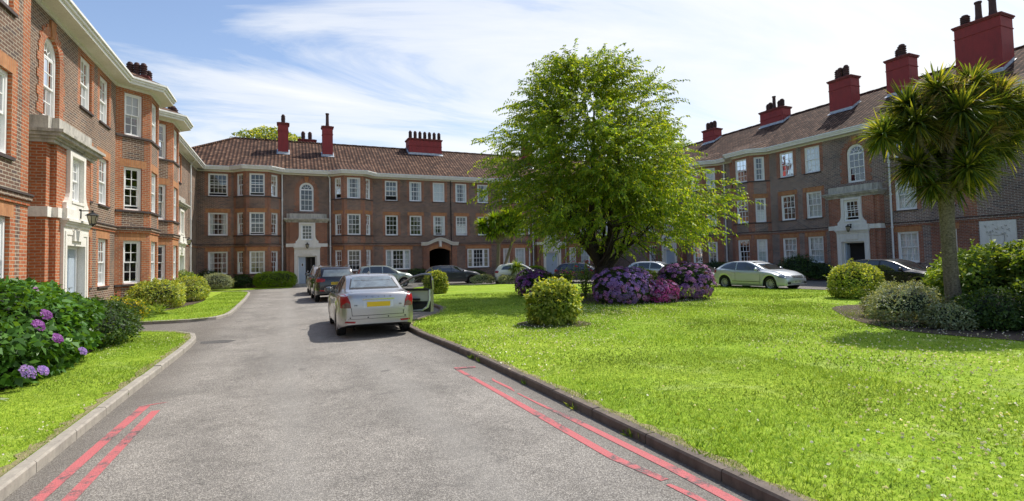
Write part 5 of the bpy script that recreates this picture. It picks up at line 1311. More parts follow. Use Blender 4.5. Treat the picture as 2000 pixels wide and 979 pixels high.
# ------------------------------------------------------------------ shrubs
G_H = None
hydrangea((10.25, 20.9), (.85, .82, .64), 1600, 260, ['fl_violet', 'fl_purple'], 'dark plum flowering bush behind the yellow-green rounded bush', 21)
hydrangea((11.15, 15.4), (1.10, 1.0, .70), 2000, 380, ['fl_blue', 'fl_purple', 'fl_lav'], 'large dome of violet-blue flowers just right of the tree trunk', 22)
hydrangea((12.35, 14.85), (.62, .55, .44), 700, 130, ['fl_pink', 'fl_lav'], 'small magenta flowering bush between two large purple bushes', 23, .11)
hydrangea((14.05, 15.5), (1.06, 1.0, .75), 2000, 380, ['fl_lav', 'fl_purple'], 'large mauve flowering dome, rightmost of the flowering bushes on the lawn', 24)
shrub('rounded_bush', (6.18, 11.5), (.63, .62, .58), 5600, .105, 'lf_yel', 'yellow-green rounded bush standing alone on the near lawn', .6, 31, 1.05, .2)
shrub('rounded_bush', (18.75, 12.0), (.82, .80, .66), 7000, .09, 'lf_yel', 'yellow-green rounded bush in front of the black car on the right', .5, 32, 1.2, .14)
shrub('rounded_bush', (7.0, 25.6), (.55, .52, .60), 3200, .12, 'lf_yel', 'glossy pale green bush just beyond the open car door', .5, 33, 1.2)
# red roses by the trunk
def roses(loc, h, n, seed, label, fl='fl_red'):
    rng = np.random.RandomState(seed); root = thing('rose_bush', (loc[0], loc[1], LZ), 0, label, 'shrub'); tb = MB(); Ls = []; Fl = []
    for k in range(n):
        az = rng.uniform(0, 6.28); tip = Vector((math.cos(az) * .45 * rng.rand(), math.sin(az) * .45 * rng.rand(), h * rng.uniform(.6, 1)))
        tube(tb, [Vector((loc[0], loc[1], LZ)), Vector((loc[0], loc[1], LZ)) + tip * .5 + Vector((.03, .05, 0)), Vector((loc[0], loc[1], LZ)) + tip], [.015, .012, .008], 'lf_mid', 5)
        m = 70; t = rng.uniform(.2, 1, m)[:, None]; C = np.array(tip) * t + rng.normal(size=(m, 3)) * .10; Ls.append(leaf_quads(C, rdir(m, rng), unit(rdir(m, rng) + np.array([0, 0, 1])), .085, .05))
        Fl.append(flower_head_quads(np.array(tip), (0.1, -.3, 1), .065, 26, seed * 10 + k, .028))
    tb.add('stems', root); put('foliage', np.concatenate(Ls), ['lf_mid'], None, None, root); put('flowers', np.concatenate(Fl), [fl], None, None, root)
roses((10.9, 17.6), 1.55, 9, 5, 'tall leggy rose bush with red blooms left of the tree trunk'); roses((11.9, 20.8), 1.5, 7, 6, 'rose bush with pinkish blooms behind the plum flowering bush', 'fl_pink'); roses((10.2, 18.8), .9, 8, 8, 'low rose bush with dark red blooms in the bed by the trunk')
shrub('mixed_shrub', (13.3, 17.6), (1.2, .9, .6), 4500, .11, 'lf_mid', 'loose green shrub behind the two large purple bushes', .5, 35, 1, .3)
shrub('mixed_shrub', (10.6, 19.6), (.8, .7, .5), 2500, .09, 'lf_dark', 'dark low shrub at the left foot of the big tree', .5, 36, 1, .3)
shrub('edging_plant', (12.7, 34.0), (.9, .45, .34), 2200, .10, 'lf_grey', 'grey-green edging plant at the foot of the slim trunks', .5, 37)
shrub('edging_plant', (14.2, 33.0), (.8, .4, .3), 1800, .10, 'lf_grey', 'grey-green edging plant under the little spiky plant', .5, 38)
# right-hand bed
shrub('silvery_shrub', (12.75, 7.05), (.75, .62, .50), 5200, .06, 'lf_grey', 'low silvery small-leaved shrub at the left end of the right bed', .4, 41, 1, .34)
shrub('silvery_shrub', (13.9, 7.9), (.8, .65, .36), 5200, .065, 'lf_grey', 'silvery small-leaved shrub behind the first in the right bed', .4, 48, 1, .34)
shrub('leafy_shrub', (15.5, 7.3), (.8, .65, .72), 6500, .11, 'lf_mid', 'leafy green shrub left of the thick spiky-tree trunk', .5, 42, 1, .34)
shrub('leafy_shrub', (14.9, 6.55), (1.0, .8, .92), 9500, .12, 'lf_mid', 'tall bright leafy shrub right of the thick spiky-tree trunk', .5, 43, 1, .34)
shrub('leafy_shrub', (15.0, 5.35), (1.0, .8, 1.05), 9500, .12, 'lf_mid', 'tallest leafy shrub at the right edge of the picture', .5, 44, 1, .32)
shrub('ground_shrub', (13.55, 5.75), (.9, .7, .42), 6000, .075, 'lf_dark', 'dark low shrub at the foot of the spiky tree', .5, 45, 1, .3)
shrub('ground_shrub', (14.0, 4.7), (.9, .7, .55), 6000, .085, 'lf_dark', 'dark low shrub under the tallest leafy shrub', .5, 46, 1, .3)
shrub('ground_shrub', (12.7, 6.2), (.5, .45, .28), 3200, .06, 'lf_grey', 'pale creeping plant at the front of the right bed', .5, 47, 1, .3)
# left side
def left_hydrangea():
    loc = (-4.45, 10.7, LZ); r = np.array([1.28, 2.75, .82]); root = thing('hydrangea_bush', loc, 0, 'big broad-leaved bush with a few purple flower heads by the left wall', 'shrub')
    V, q, rad, out = foliage(r, 12500, .135, .68, 51, 1.15, .17, shell=.22, up=.1)
    A, I = join((V, 0), (core_quads(r, 51, .84, 1.25), 1)); A = A + np.array([0, 0, .60]); A[..., 2] = np.maximum(A[..., 2], 0)
    put('foliage', A, ['lf_hyd', 'core'], I, None, root)
    for k, (y, z, s, m_) in enumerate(((-1.95, 1.02, .12, 'fl_violet'), (-2.1, .78, .12, 'fl_violet'), (-1.35, .86, .14, 'fl_violet'), (-1.05, .98, .14, 'fl_violet'), (-1.0, .62, .13, 'fl_violet'), (-1.55, .25, .17, 'fl_blue'), (-1.2, .2, .12, 'fl_blue'), (.0, .28, .11, 'fl_blue'), (-.1, 1.3, .12, 'fl_lav'))):
        # place each head on the bush's surface facing the drive
        yy = y / r[1]; zz_ = (z - .55) / r[2]; x = r[0] * max(.1, 1 - abs(yy) ** 2.5 - abs(zz_) ** 2.5) ** .4 + .12
        Q = np.concatenate([flower_head_quads(np.array([x, y, z]), (.9, -.35, .6), s * .64, 90, 500 + k, .019)]); put('flower_head', Q, [m_], None, None, root)
left_hydrangea()
shrub('rose_shrub', (-3.75, 13.6), (.75, 1.3, .52), 6000, .075, 'lf_dark', 'small-leaved spreading bush at the far end of the big broad-leaved bush', .6, 52, 1, .3)
shrub('yellow_flower_plant', (-4.55, 18.95), (.6, .8, .40), 2600, .08, 'lf_mid', 'low plant with bright yellow flowers by the left doorway', .5, 53, 1, .25, extra=('fl_yellow', .45, .06), cat='plant')
def spiky(loc, n, L, seed, label, mat='lf_mid', wd=.035):
    rng = np.random.RandomState(seed); me = strap_mesh([(rng.uniform(-.25, .25), rng.uniform(-.3, .3), 0) for _ in range(4)], L, n, seed, wd, (mat,)); 
    link('strap_leaved_plant', me, None, Matrix.Translation((loc[0], loc[1], LZ + .05)), label, 'plant')
spiky((-4.7, 20.7), 90, 1.0, 61, 'tall grassy green plant below the first bay on the left')
spiky((-4.2, 21.6), 60, .6, 62, 'low strap-leaved plant beside the tall grassy one')
spiky((-3.45, 8.6), 34, .32, 63, 'pale strappy plant under the near edge of the broad-leaved bush', 'lf_grey')
shrub('variegated_shrub', (-4.7, 24.6), (.9, 1.2, .60), 6500, .085, 'lf_yel', 'cream and green variegated shrub below the first bay', .5, 54, 1.2, .2)
shrub('variegated_shrub', (-4.25, 28.6), (.8, 1.3, .62), 5500, .09, 'lf_yel', 'yellowish variegated shrub below the second bay', .5, 55, 1.2, .2)
shrub('variegated_shrub', (-5.1, 32.4), (.7, .9, .75), 3500, .10, 'lf_mid', 'green leafy shrub beside the far left entrance', .5, 56, 1.1, .25)
shrub('lavender_bush', (-4.4, 40.3), (1.05, .85, .62), 6500, .07, 'lf_grey', 'silver-grey rounded bush in the corner bed', .35, 57, 1, .15)
shrub('box_hedge', (-.75, 42.3), (1.45, .85, .62), 9000, .075, 'lf_lime', 'bright lime green clipped mound left of the far entrance', .5, 58, 1.5, .07)
shrub('corner_shrub', (-5.2, 42.9), (.8, .7, .7), 2500, .10, 'lf_dark', 'dark shrub in the corner where the wings meet', .5, 59, 1, .25)
shrub('corner_shrub', (-2.9, 43.2), (.9, .5, .5), 2500, .09, 'lf_dark', 'dark low shrub under the first bay of the far block', .5, 60, 1, .25)
shrub('wall_shrub', (10.2, 43.2), (1.0, .6, .55), 2500, .10, 'lf_dark', 'dark shrub left of the archway', .5, 64, 1.4, .15)
shrub('wall_shrub', (15.0, 43.1), (1.2, .6, .42), 2500, .10, 'lf_dark', 'low dark planting right of the archway', .5, 65, 1.2, .25)
shrub('wall_shrub', (21.2, 42.8), (.9, .7, .55), 2500, .09, 'lf_lime', 'lime green bush left of the second far entrance', .5, 66, 1.3, .1)
shrub('wall_shrub', (30.4, 23.0), (.7, 1.3, .78), 3800, .13, 'lf_dark', 'dark spreading conifer under the right wing windows', .35, 67, 1, .35)
shrub('wall_shrub', (30.6, 21.55), (.5, .6, .5), 1800, .10, 'lf_dark', 'small dark shrub left of the open right doorway', .5, 68, 1, .3)
shrub('wall_shrub', (30.5, 30.0), (.8, 1.5, .6), 2600, .12, 'lf_dark', 'dark hedge by the drainpipe on the right wing', .4, 69, 1.4, .15)
# tree beyond the far roof
def far_tree():
    root = thing('far_tree', (-1.6, 66, 0), 0, 'rounded leafy tree crown showing above the far roof ridge', 'tree'); tb = MB()
    tube(tb, [(-1.6, 66, 0), (-1.5, 66, 6), (-1.6, 66, 12)], [.5, .4, .2], 'bark', 8); tb.add('trunk', root)
    V, q, rad, out = foliage((5.2, 4.5, 4.6), 9000, .38, .6, 71, 1, .16); A, I = join((V, 0), (core_quads(np.array([5.2, 4.5, 4.6]), 71, .82, zmin=-1), 1)); put('crown', A, ['lf_yel', 'core'], I, None, root, shift=(0, 0, 13.0))
far_tree()

# ------------------------------------------------------------------ grass
def inside(poly, x, y):
    c = np.zeros(len(x), bool); p = np.array(poly); j = len(p) - 1
    for i in range(len(p)):
        xi, yi = p[i]; xj, yj = p[j]
        m = ((yi > y) != (yj > y)) & (x < (xj - xi) * (y - yi) / (yj - yi + 1e-12) + xi); c ^= m; j = i
    return c
def grass(poly, regions, name, seed):
    rng = np.random.RandomState(seed); Vs = []; Is = []
    for (x0, x1, y0, y1, dens, h, wd) in regions:
        n = int((x1 - x0) * (y1 - y0) * dens); x = rng.uniform(x0, x1, n); y = rng.uniform(y0, y1, n); k = inside(poly, x, y); x, y = x[k], y[k]
        # only what the photograph's side of the lawn can see
        ang = np.arctan2(x, y); k = (ang > -.46) & (ang < 1.28); x, y = x[k], y[k]; n = len(x)
        dist = np.hypot(x, y); C = np.stack([x, y, np.full(n, LZ - .004)], 1)
        D = unit(np.stack([rng.normal(size=n) * .55, rng.normal(size=n) * .55, np.ones(n)], 1)); S = unit(np.cross(D, rdir(n, rng)))
        pat = .75 + .35 * np.sin(x * 1.3 + np.sin(y * .9) * 2) * np.sin(y * 1.1 + x * .4) + .2 * rng.rand(n)
        H = (h * rng.uniform(.5, 1.2, n) * pat)[:, None]; W_ = wd * rng.uniform(.7, 1.3, n)[:, None]
        bend = unit(np.stack([rng.normal(size=n), rng.normal(size=n), np.zeros(n)], 1)) * H * .35
        Vs.append(np.stack([C - S * W_, C + S * W_, C + D * H + bend + S * W_ * .15, C + D * H + bend - S * W_ * .15], 1))
    V = np.concatenate(Vs); put(name, V, ['grass'], None, (0, 0, 0), label='short mown lawn grass', cat='grass', kind='stuff')
grass([(p[0] + .06, p[1]) for p in lawn_poly], [(2.9, 7, 1, 7, 2600, .042, .0028), (2.9, 12, 1, 7, 700, .045, .004), (2.9, 16, 7, 13, 900, .05, .006), (2.9, 21.8, 13, 24, 260, .055, .010), (2.9, 21.8, 2, 24, 60, .06, .011)], 'lawn_grass', 1)
gp = [(x - .1, y) for x, y in L1] + [(-3.5, 15.9), (-3.4, 12), (-3.55, 9), (-3.7, 5), (-3.8, -6)]
grass(gp, [(-3.75, -1.9, 3.5, 9, 3200, .045, .003), (-5, -1.9, 9, 16.3, 1800, .05, .004)], 'verge_grass', 2)
grass([(x - .1, y) for x, y in L2] + [(-3.6, 38.2), (-3.6, 30), (-4.2, 20)], [(-5, -1.7, 18, 37, 500, .06, .007)], 'verge_grass', 3)
def clover(poly, n, rng_box, seed, s=.011):
    rng = np.random.RandomState(seed); x = rng.uniform(rng_box[0], rng_box[1], n * 3); y = rng.uniform(rng_box[2], rng_box[3], n * 3)
    pt = np.sin(x * 1.1 + 2) * np.sin(y * .8) + np.sin(x * .5 - y * .7); k = inside(poly, x, y) & (rng.rand(len(x)) < np.clip(.35 + .5 * pt, .04, 1)); x, y = x[k][:n], y[k][:n]; m = len(x)
    out = []
    C = np.stack([x, y, LZ + rng.uniform(.02, .05, m)], 1)
    for k2 in range(3):
        No = unit(rdir(m, rng) + np.array([0, 0, .6])); D = unit(np.cross(No, rdir(m, rng))); S = np.cross(No, D); ss = s * rng.uniform(.7, 1.3, m)[:, None]; out.append(np.stack([C - D * ss, C + S * ss, C + D * ss, C - S * ss], 1))
    put('clover_flowers', np.concatenate(out), ['fl_white'], None, (0, 0, 0), label='scattered white clover flowers in the lawn', cat='flowers', kind='stuff')
clover(lawn_poly, 3400, (3, 16, 1.5, 15), 5, .013); clover(gp, 220, (-3.5, -1.9, 4, 14), 6, .009)

# ------------------------------------------------------------------ cars
def interp(pts, x):
    xs = [p[0] for p in pts]; ys = [p[1] for p in pts]
    if x <= xs[0]: return ys[0]
    if x >= xs[-1]: return ys[-1]
    n = len(xs); d = [(ys[i + 1] - ys[i]) / (xs[i + 1] - xs[i]) for i in range(n - 1)]
    m = [d[0]] + [0 if d[i - 1] * d[i] <= 0 else 2 * d[i - 1] * d[i] / (d[i - 1] + d[i]) for i in range(1, n - 1)] + [d[-1]]
    i = max(k for k in range(n - 1) if xs[k] <= x); h = xs[i + 1] - xs[i]; t = (x - xs[i]) / h
    return (2 * t**3 - 3 * t**2 + 1) * ys[i] + (t**3 - 2 * t**2 + t) * h * m[i] + (-2 * t**3 + 3 * t**2) * ys[i + 1] + (t**3 - t**2) * h * m[i + 1]

def car_body(S):
    """lofted shell: x runs rear (0) to front (L). Returns mesh object data in car space (x centred)."""
    L, W, wb_, rw = S['L'], S['W'], S['wb'], S['rw']; hw = W / 2
    rx = S['rear_over']; fx = rx + wb_; prof = S['top']; sill = S.get('sill', .20)
    xs = []
    x = 0
    while x < L: xs.append(x); x += .018 if (x < .16 or x > L - .18) else .045
    xs.append(L)
    ar = rw + .055
    rings = []
    for x in xs:
        dr, df = x, L - x
        plan = 1 - S.get('rtap', .09) * max(0, 1 - dr / .45) ** 3 - .04 * max(0, 1 - dr / 1.1) ** 2 - .19 * max(0, 1 - df / .75) ** 2.2
        w_ = hw * plan
        zt = interp(prof, x); bl = interp(S['belt'], x); zs = min(bl, zt - .03)
        zb = sill + .10 * max(0, 1 - dr / .5) + .05 * max(0, 1 - df / .5)
        flare = 0
        for wx in (rx, fx):
            dx = abs(x - wx)
            if dx < ar: zb = max(zb, rw + math.sqrt(ar * ar - dx * dx) * .98)
            if dx < ar + .12: flare = max(flare, .022 * (1 - max(0, dx - ar) / .12))
        g_ = max(0, min(1, (zt - zs) / .42)); wr = S['wr'] / 2
        ring = []
        ring.append((0, zb + .02)); ring.append((w_ * .80, zb + .01)); ring.append((w_ * .955 + flare, zb))
        for s in (.12, .28, .45, .62, .78, .9):
            z = zb + (zs - zb) * s; b = .965 + .045 * math.sin(PI * (.12 + .76 * s)) - (.018 if .55 < s < .7 else 0)
            ring.append((w_ * b * .995 + flare * (1 - s), z))
        sh_ = w_ * .955; ring.append((sh_, zs)); 
        topw = (w_ * .80) * (1 - g_) + min(wr, w_ * .93) * g_; ze = zs + (zt - zs) * (.45 * (1 - g_) + .86 * g_)
        inn = sh_ - .03 * g_
        for s in (.02, .33, .66, 1.0):
            z = zs + (ze - zs) * s; k = s ** (1.0 + .25 * g_); ring.append((inn + (topw - inn) * k, z))
        for s in (.12, .3, .55, .8, 1.0):
            a = s * PI / 2; ring.append((topw * (math.cos(a) ** .75 if s < 1 else 0), ze + (zt - ze) * math.sin(a) ** .8))
        # round the extreme ends over and bow them in plan
        e = min(dr, df)
        if e < .07:
            k = 1 - .06 * (1 - e / .07) ** 2; zc = .55; ring = [(y * k, zc + (z - zc) * k) for y, z in ring]
        bow = lambda y: (S.get('rbow', .10) * (abs(y) / hw) ** 2.2 * max(0, 1 - dr / .6) - S.get('fbow', .20) * (abs(y) / hw) ** 2.2 * max(0, 1 - df / .7))
        rings.append([(x - L / 2 + bow(y), y, z) for y, z in ring])
    V = []; F = []; MI = []
    m = len(rings[0]); full = 2 * m - 2
    for r in rings:
        V += [p for p in r] + [(p[0], -p[1], p[2]) for p in r[1:-1]][::-1]
    n = len(rings)
    for i in range(n - 1):
        for k in range(full):
            a, b = i * full + k, i * full + (k + 1) % full; c, d = a + full, b + full
            F.append((a, b, d, c)); under = (k < 2) or (k >= full - 2); MI.append(1 if under else 0)
    F.append(tuple(range(full))[::-1]); MI.append(0); F.append(tuple((n - 1) * full + k for k in range(full))); MI.append(0)
    me = bpy.data.meshes.new('body'); me.from_pydata(V, [], F); me.materials.append(M[S['paint']]); me.materials.append(M['trim'])
    me.polygons.foreach_set('material_index', MI)
    bm = bmesh.new(); bm.from_mesh(me); bmesh.ops.recalc_face_normals(bm, faces=bm.faces); bm.to_mesh(me); bm.free()
    me.polygons.foreach_set('use_smooth', [True] * len(me.polygons)); me.set_sharp_from_angle(angle=R_(38))
    return me
AX = {'side': (Vector((0, -1, 0)), lambda a, b: Vector((a, 3, b))), 'sideN': (Vector((0, 1, 0)), lambda a, b: Vector((a, -3, b))),
      'rear': (Vector((1, 0, 0)), lambda a, b: Vector((-5, a, b))), 'front': (Vector((-1, 0, 0)), lambda a, b: Vector((5, a, b))), 'top': (Vector((0, 0, -1)), lambda a, b: Vector((a, b, 4)))}
def decal(bvh, poly, view, off=.006, step=.07, dz=0):
    d, org = AX[view]; d = (d + Vector((0, 0, dz))).normalized()
    bm = bmesh.new(); vs = [bm.verts.new((a, b, 0)) for a, b in poly]
    if len(set(poly)) < 3: return None
    bm.faces.new(vs)
    for ax in (0, 1):
        lo = min(p[ax] for p in poly); hi = max(p[ax] for p in poly); n = max(1, int((hi - lo) / step))
        for k in range(1, n):
            c = lo + (hi - lo) * k / n; no = Vector((1, 0, 0)) if ax == 0 else Vector((0, 1, 0))
            bmesh.ops.bisect_plane(bm, geom=bm.verts[:] + bm.edges[:] + bm.faces[:], plane_co=no * c, plane_no=no)
    bad = []
    for v in bm.verts:
        h = bvh.ray_cast(org(v.co.x, v.co.y), d)
        if h[0] is None: bad.append(v)
        else:
            nn = h[1] if h[1].dot(d) < 0 else -h[1]
            v.co = h[0] + nn * off * .4 - d * off * .9
    bmesh.ops.delete(bm, geom=bad, context='VERTS')
    bmesh.ops.triangulate(bm, faces=bm.faces[:])
    bmesh.ops.delete(bm, geom=[f for f in bm.faces if max(e.calc_length() for e in f.edges) > step * (2.6 if view.startswith('side') else 6) + .04], context='FACES')
    me = bpy.data.meshes.new('d'); bm.to_mesh(me); bm.free()
    me.polygons.foreach_set('use_smooth', [True] * len(me.polygons)); return me
WH = {}
def wheel_meshes(r, style):
    key = (r, style)
    if key in WH: return WH[key]
    t = MB(); wd = .205; T_ = lambda x, y, z: (x, z, y)
    t.lathe([(r * .62, -wd / 2), (r * .9, -wd / 2), (r * .98, -wd / 2 + .02), (r, -wd / 2 + .05), (r, wd / 2 - .05), (r * .98, wd / 2 - .02), (r * .9, wd / 2), (r * .66, wd / 2 - .005), (r * .62, wd / 2 - .03)], 'tyre', (0, 0), 28, 0, T_)
    t.lathe([(0, 0), (r * .64, 0)], 'trim', (0, 0), 20, -.02, T_)
    q = MB(); y0 = wd / 2 - .02; rr_ = r * .66
    q.lathe([(rr_, y0 - .1), (rr_ * 1.0, y0), (rr_ * .97, y0 + .008), (rr_ * .88, y0 - .01), (rr_ * .86, y0 - .08)], 'rim', (0, 0), 28, 0, T_)
    ns = {'a': 5, 'b': 7, 'c': 10}[style]
    for k in range(ns):
        a = 2 * PI * k / ns + .2; c_, s_ = math.cos(a), math.sin(a); w0, w1 = rr_ * .20, rr_ * (.14 if ns > 5 else .24)
        def pt(rad, sw, y): return (c_ * rad - s_ * sw, y, s_ * rad + c_ * sw)
        i, o_ = rr_ * .12, rr_ * .90
        q.face([pt(i, -w0 / 2, y0 - .02), pt(i, w0 / 2, y0 - .02), pt(o_, w1 / 2, y0 - .008), pt(o_, -w1 / 2, y0 - .008)], 'rim')
        for sg in (-1, 1): q.face([pt(i, sg * w0 / 2, y0 - .02), pt(o_, sg * w1 / 2, y0 - .008), pt(o_, sg * w1 / 2, y0 - .05), pt(i, sg * w0 / 2, y0 - .06)], 'rim')
    q.lathe([(0, y0 - .008), (rr_ * .16, y0 - .01), (rr_ * .2, y0 - .03)], 'rim', (0, 0), 14, 0, T_)
    WH[key] = (t.mesh('wheel', smooth=35), q.mesh('rim', smooth=30)); return WH[key]
def text_mesh(s, size, mat, ext=.002):
    cu = bpy.data.curves.new('t', 'FONT'); cu.body = s; cu.size = size; cu.extrude = ext; cu.align_x = 'CENTER'; cu.align_y = 'CENTER'
    o = bpy.data.objects.new('t', cu); COL.objects.link(o); dg = bpy.context.evaluated_depsgraph_get(); dg.update(); me = bpy.data.meshes.new_from_object(o.evaluated_get(dg))
    bpy.data.objects.remove(o); bpy.data.curves.remove(cu); me.materials.clear(); me.materials.append(M[mat]); return me

def car(S, loc, heading, label, group=None, cat='car', name='parked_car'):
    root = thing(name, (loc[0], loc[1], 0), heading, label, cat, group); W0 = WORLD[root.name]
    me = car_body(S); body = link('body', me, root, W0); bvh = BVHTree.FromPolygons([v.co.copy() for v in me.vertices], [tuple(p.vertices) for p in me.polygons])
    L, W, rw = S['L'], S['W'], S['rw']; X = lambda x: x - L / 2
    def add(nm, poly, view, mat, off=.006, step=.07, parent=None, dz=0, cen=True):
        pl = [(X(a), b) for a, b in poly] if view.startswith('side') or view == 'top' else poly
        m_ = decal(bvh, pl, view, off, step, dz)
        if m_ is None or len(m_.polygons) == 0: return None
        m_.materials.append(M[mat]); m_.name = nm
        return link(nm, m_, parent or root, W0)
    skip = S.get('skip', set())
    for view in ('side', 'sideN'):
        for i, wp in enumerate(S['win']):
            if 'trimwin' not in skip: 
                cx_ = sum(p[0] for p in wp) / len(wp); cz_ = sum(p[1] for p in wp) / len(wp)
            add('window', wp, view, S.get('sglass', 'cglass'), .009, .06)
        if S.get('winsurr'): add('window_surround', S['winsurr'], view, S.get('surrmat', 'trim'), .004, .06)
        for ln_ in S.get('seams', ()):
            for (x0, z0), (x1, z1) in zip(ln_, ln_[1:]):
                dx, dz_ = x1 - x0, z1 - z0; l_ = math.hypot(dx, dz_); nx, nz = -dz_ / l_ * .006, dx / l_ * .006
                add('door_seam', [(x0 - nx, z0 - nz), (x1 - nx, z1 - nz), (x1 + nx, z1 + nz), (x0 + nx, z0 + nz)], view, 'trim', .004, .12, body)
        for hx, hz2 in S.get('handles', ()):
            sg = 1 if view == 'side' else -1
            h = bvh.ray_cast(AX[view][1](X(hx), hz2), AX[view][0])
            if h[0]:
                hb = MB(); hb.box((X(hx) - .09, h[0].y - .012, hz2 - .014), (X(hx) + .09, h[0].y + .03 * sg, hz2 + .014) if sg > 0 else (X(hx) + .09, h[0].y + .012, hz2 + .014), S['handle_mat'] if 'handle_mat' in S else S['paint'])
                if sg < 0: hb = MB(); hb.box((X(hx) - .09, h[0].y - .03, hz2 - .014), (X(hx) + .09, h[0].y + .01, hz2 + .014), S['paint'])
                link('door_handle', hb.mesh('door_handle'), root, W0)
        if S.get('strip'): x0, x1, z0, z1 = S['strip']; add('side_strip', [(x0, z0), (x1, z0), (x1, z1), (x0, z1)], view, 'trim', .005, .2)
    for sg in (1, -1):
        for nm, key, view, mat in (('headlight', 'head', 'front', 'clear'), ('tail_light', 'tail', 'rear', 'tail')):
            if key in S: add(nm, [(sg * a, b) for a, b in S[key]], view, mat, .008, .05)
        if 'tail2' in S: add('reversing_light', [(sg * a, b) for a, b in S['tail2']], 'rear', 'lampamber', .013, .05)
        if 'refl' in S: add('reflector', [(sg * a, b) for a, b in S['refl']], 'rear', 'tail', .008, .08)
        if 'fog' in S: add('fog_lamp_recess', [(sg * a, b) for a, b in S['fog']], 'front', 'trim', .006, .06)
        if 'tailside' in S:
            for view in (('side',) if sg > 0 else ('sideN',)): add('tail_light', S['tailside'], view, 'tail', .008, .05)
        if 'headside' in S: add('headlight', S['headside'], 'side' if sg > 0 else 'sideN', 'clear', .008, .05)
    if 'rw_glass' in S: add('rear_window', S['rw_glass'], 'rear', S.get('rglass', 'cglass_l'), .009, .09)
    if 'ws_glass' in S: add('windscreen', S['ws_glass'], 'front', S.get('wglass', 'cglass'), .009, .09)
    for nm, poly, view, mat, off in S.get('extra', ()): add(nm, poly, view, mat, off, .08)
    # plates
    for view, mat, key, x in (('rear', 'plate_y', 'rplate', 1), ('front', 'plate_w', 'fplate', 1)):
        if key in S:
            z, txt = S[key]; h = bvh.ray_cast(AX[view][1](0, z), AX[view][0])
            pb = MB(); xx = h[0].x; sg = -1 if view == 'rear' else 1
            hwp = .26; pb.box((min(xx + sg * .006, xx + sg * .022), -hwp, z - .055), (max(xx + sg * .006, xx + sg * .022), hwp, z + .055), mat)
            pl = link('number_plate', pb.mesh('number_plate'), root, W0)
            if txt:
                tm = text_mesh(txt, .105, 'ink'); R3_ = Matrix(((0, 0, -1, 0), (-1, 0, 0, 0), (0, 1, 0, 0), (0, 0, 0, 1))) if sg < 0 else Matrix(((0, 0, 1, 0), (1, 0, 0, 0), (0, 1, 0, 0), (0, 0, 0, 1)))
                link('lettering', tm, pl, W0 @ Matrix.Translation((xx + sg * .024, 0, z)) @ R3_)
    # wheels
    rx = S['rear_over']; wm_, rm_ = wheel_meshes(rw, S.get('rimstyle', 'a')); tr = W / 2 - .125
    for x in (rx, rx + S['wb']):
        for sg in (1, -1):
            mw = W0 @ Matrix.Translation((X(x), sg * tr, rw)) @ (Matrix() if sg > 0 else Matrix.Rotation(PI, 4, 'Z'))
            wo = link('wheel', wm_, root, mw); link('rim', rm_, wo, mw)
    # mirrors
    mx, mz = S['mirror']
    for sg in (1, -1):
        h = bvh.ray_cast(AX['side' if sg > 0 else 'sideN'][1](X(mx), mz), AX['side' if sg > 0 else 'sideN'][0])
        if sg < 0 and S.get('nomirrorN'): continue
        y = (h[0].y if h[0] else sg * W / 2 * .9)
        bm = bmesh.new(); bmesh.ops.create_uvsphere(bm, u_segments=14, v_segments=8, radius=1)
        for v in bm.verts: v.co = Vector((v.co.x * .075 if v.co.x > -.2 else -.02, v.co.y * .12, v.co.z * .078))
        for v in bm.verts: v.co += Vector((X(mx) , y + sg * .14, mz + .03))
        m_ = bpy.data.meshes.new('wing_mirror'); bm.to_mesh(m_); bm.free(); m_.materials.append(M[S['paint']]); m_.polygons.foreach_set('use_smooth', [True] * len(m_.polygons))
        mo = link('wing_mirror', m_, root, W0); gb = MB(); gb.box((X(mx) - .026, min(y + sg * .045, y + sg * .235), mz - .03), (X(mx) - .021, max(y + sg * .045, y + sg * .235), mz + .09), 'cglass'); link('mirror_glass', gb.mesh('mirror_glass'), mo, W0)
        ab = MB(); ab.box((X(mx) - .03, min(y - sg * .03, y + sg * .08), mz - .03), (X(mx) + .03, max(y - sg * .03, y + sg * .08), mz), 'trim'); link('mirror_arm', ab.mesh('mirror_arm'), mo, W0)
    if S.get('rails'):
        for sg in (1, -1):
            rb_ = MB(); y = sg * S['wr'] / 2 * .93; x0, x1 = S['rails']
            zt = lambda x: interp(S['top'], x) + .015
            xs_ = [x0 + (x1 - x0) * k / 8 for k in range(9)]
            tube(rb_, [(X(x), y, zt(x) + (.035 if 0 < k < 8 else -.04)) for k, x in enumerate(xs_)], .018, 'chrome', 6); link('roof_rail', rb_.mesh('roof_rail'), root, W0)
    return root, body, bvh, W0

def rect(x0, x1, z0, z1): return [(x0, z0), (x1, z0), (x1, z1), (x0, z1)]
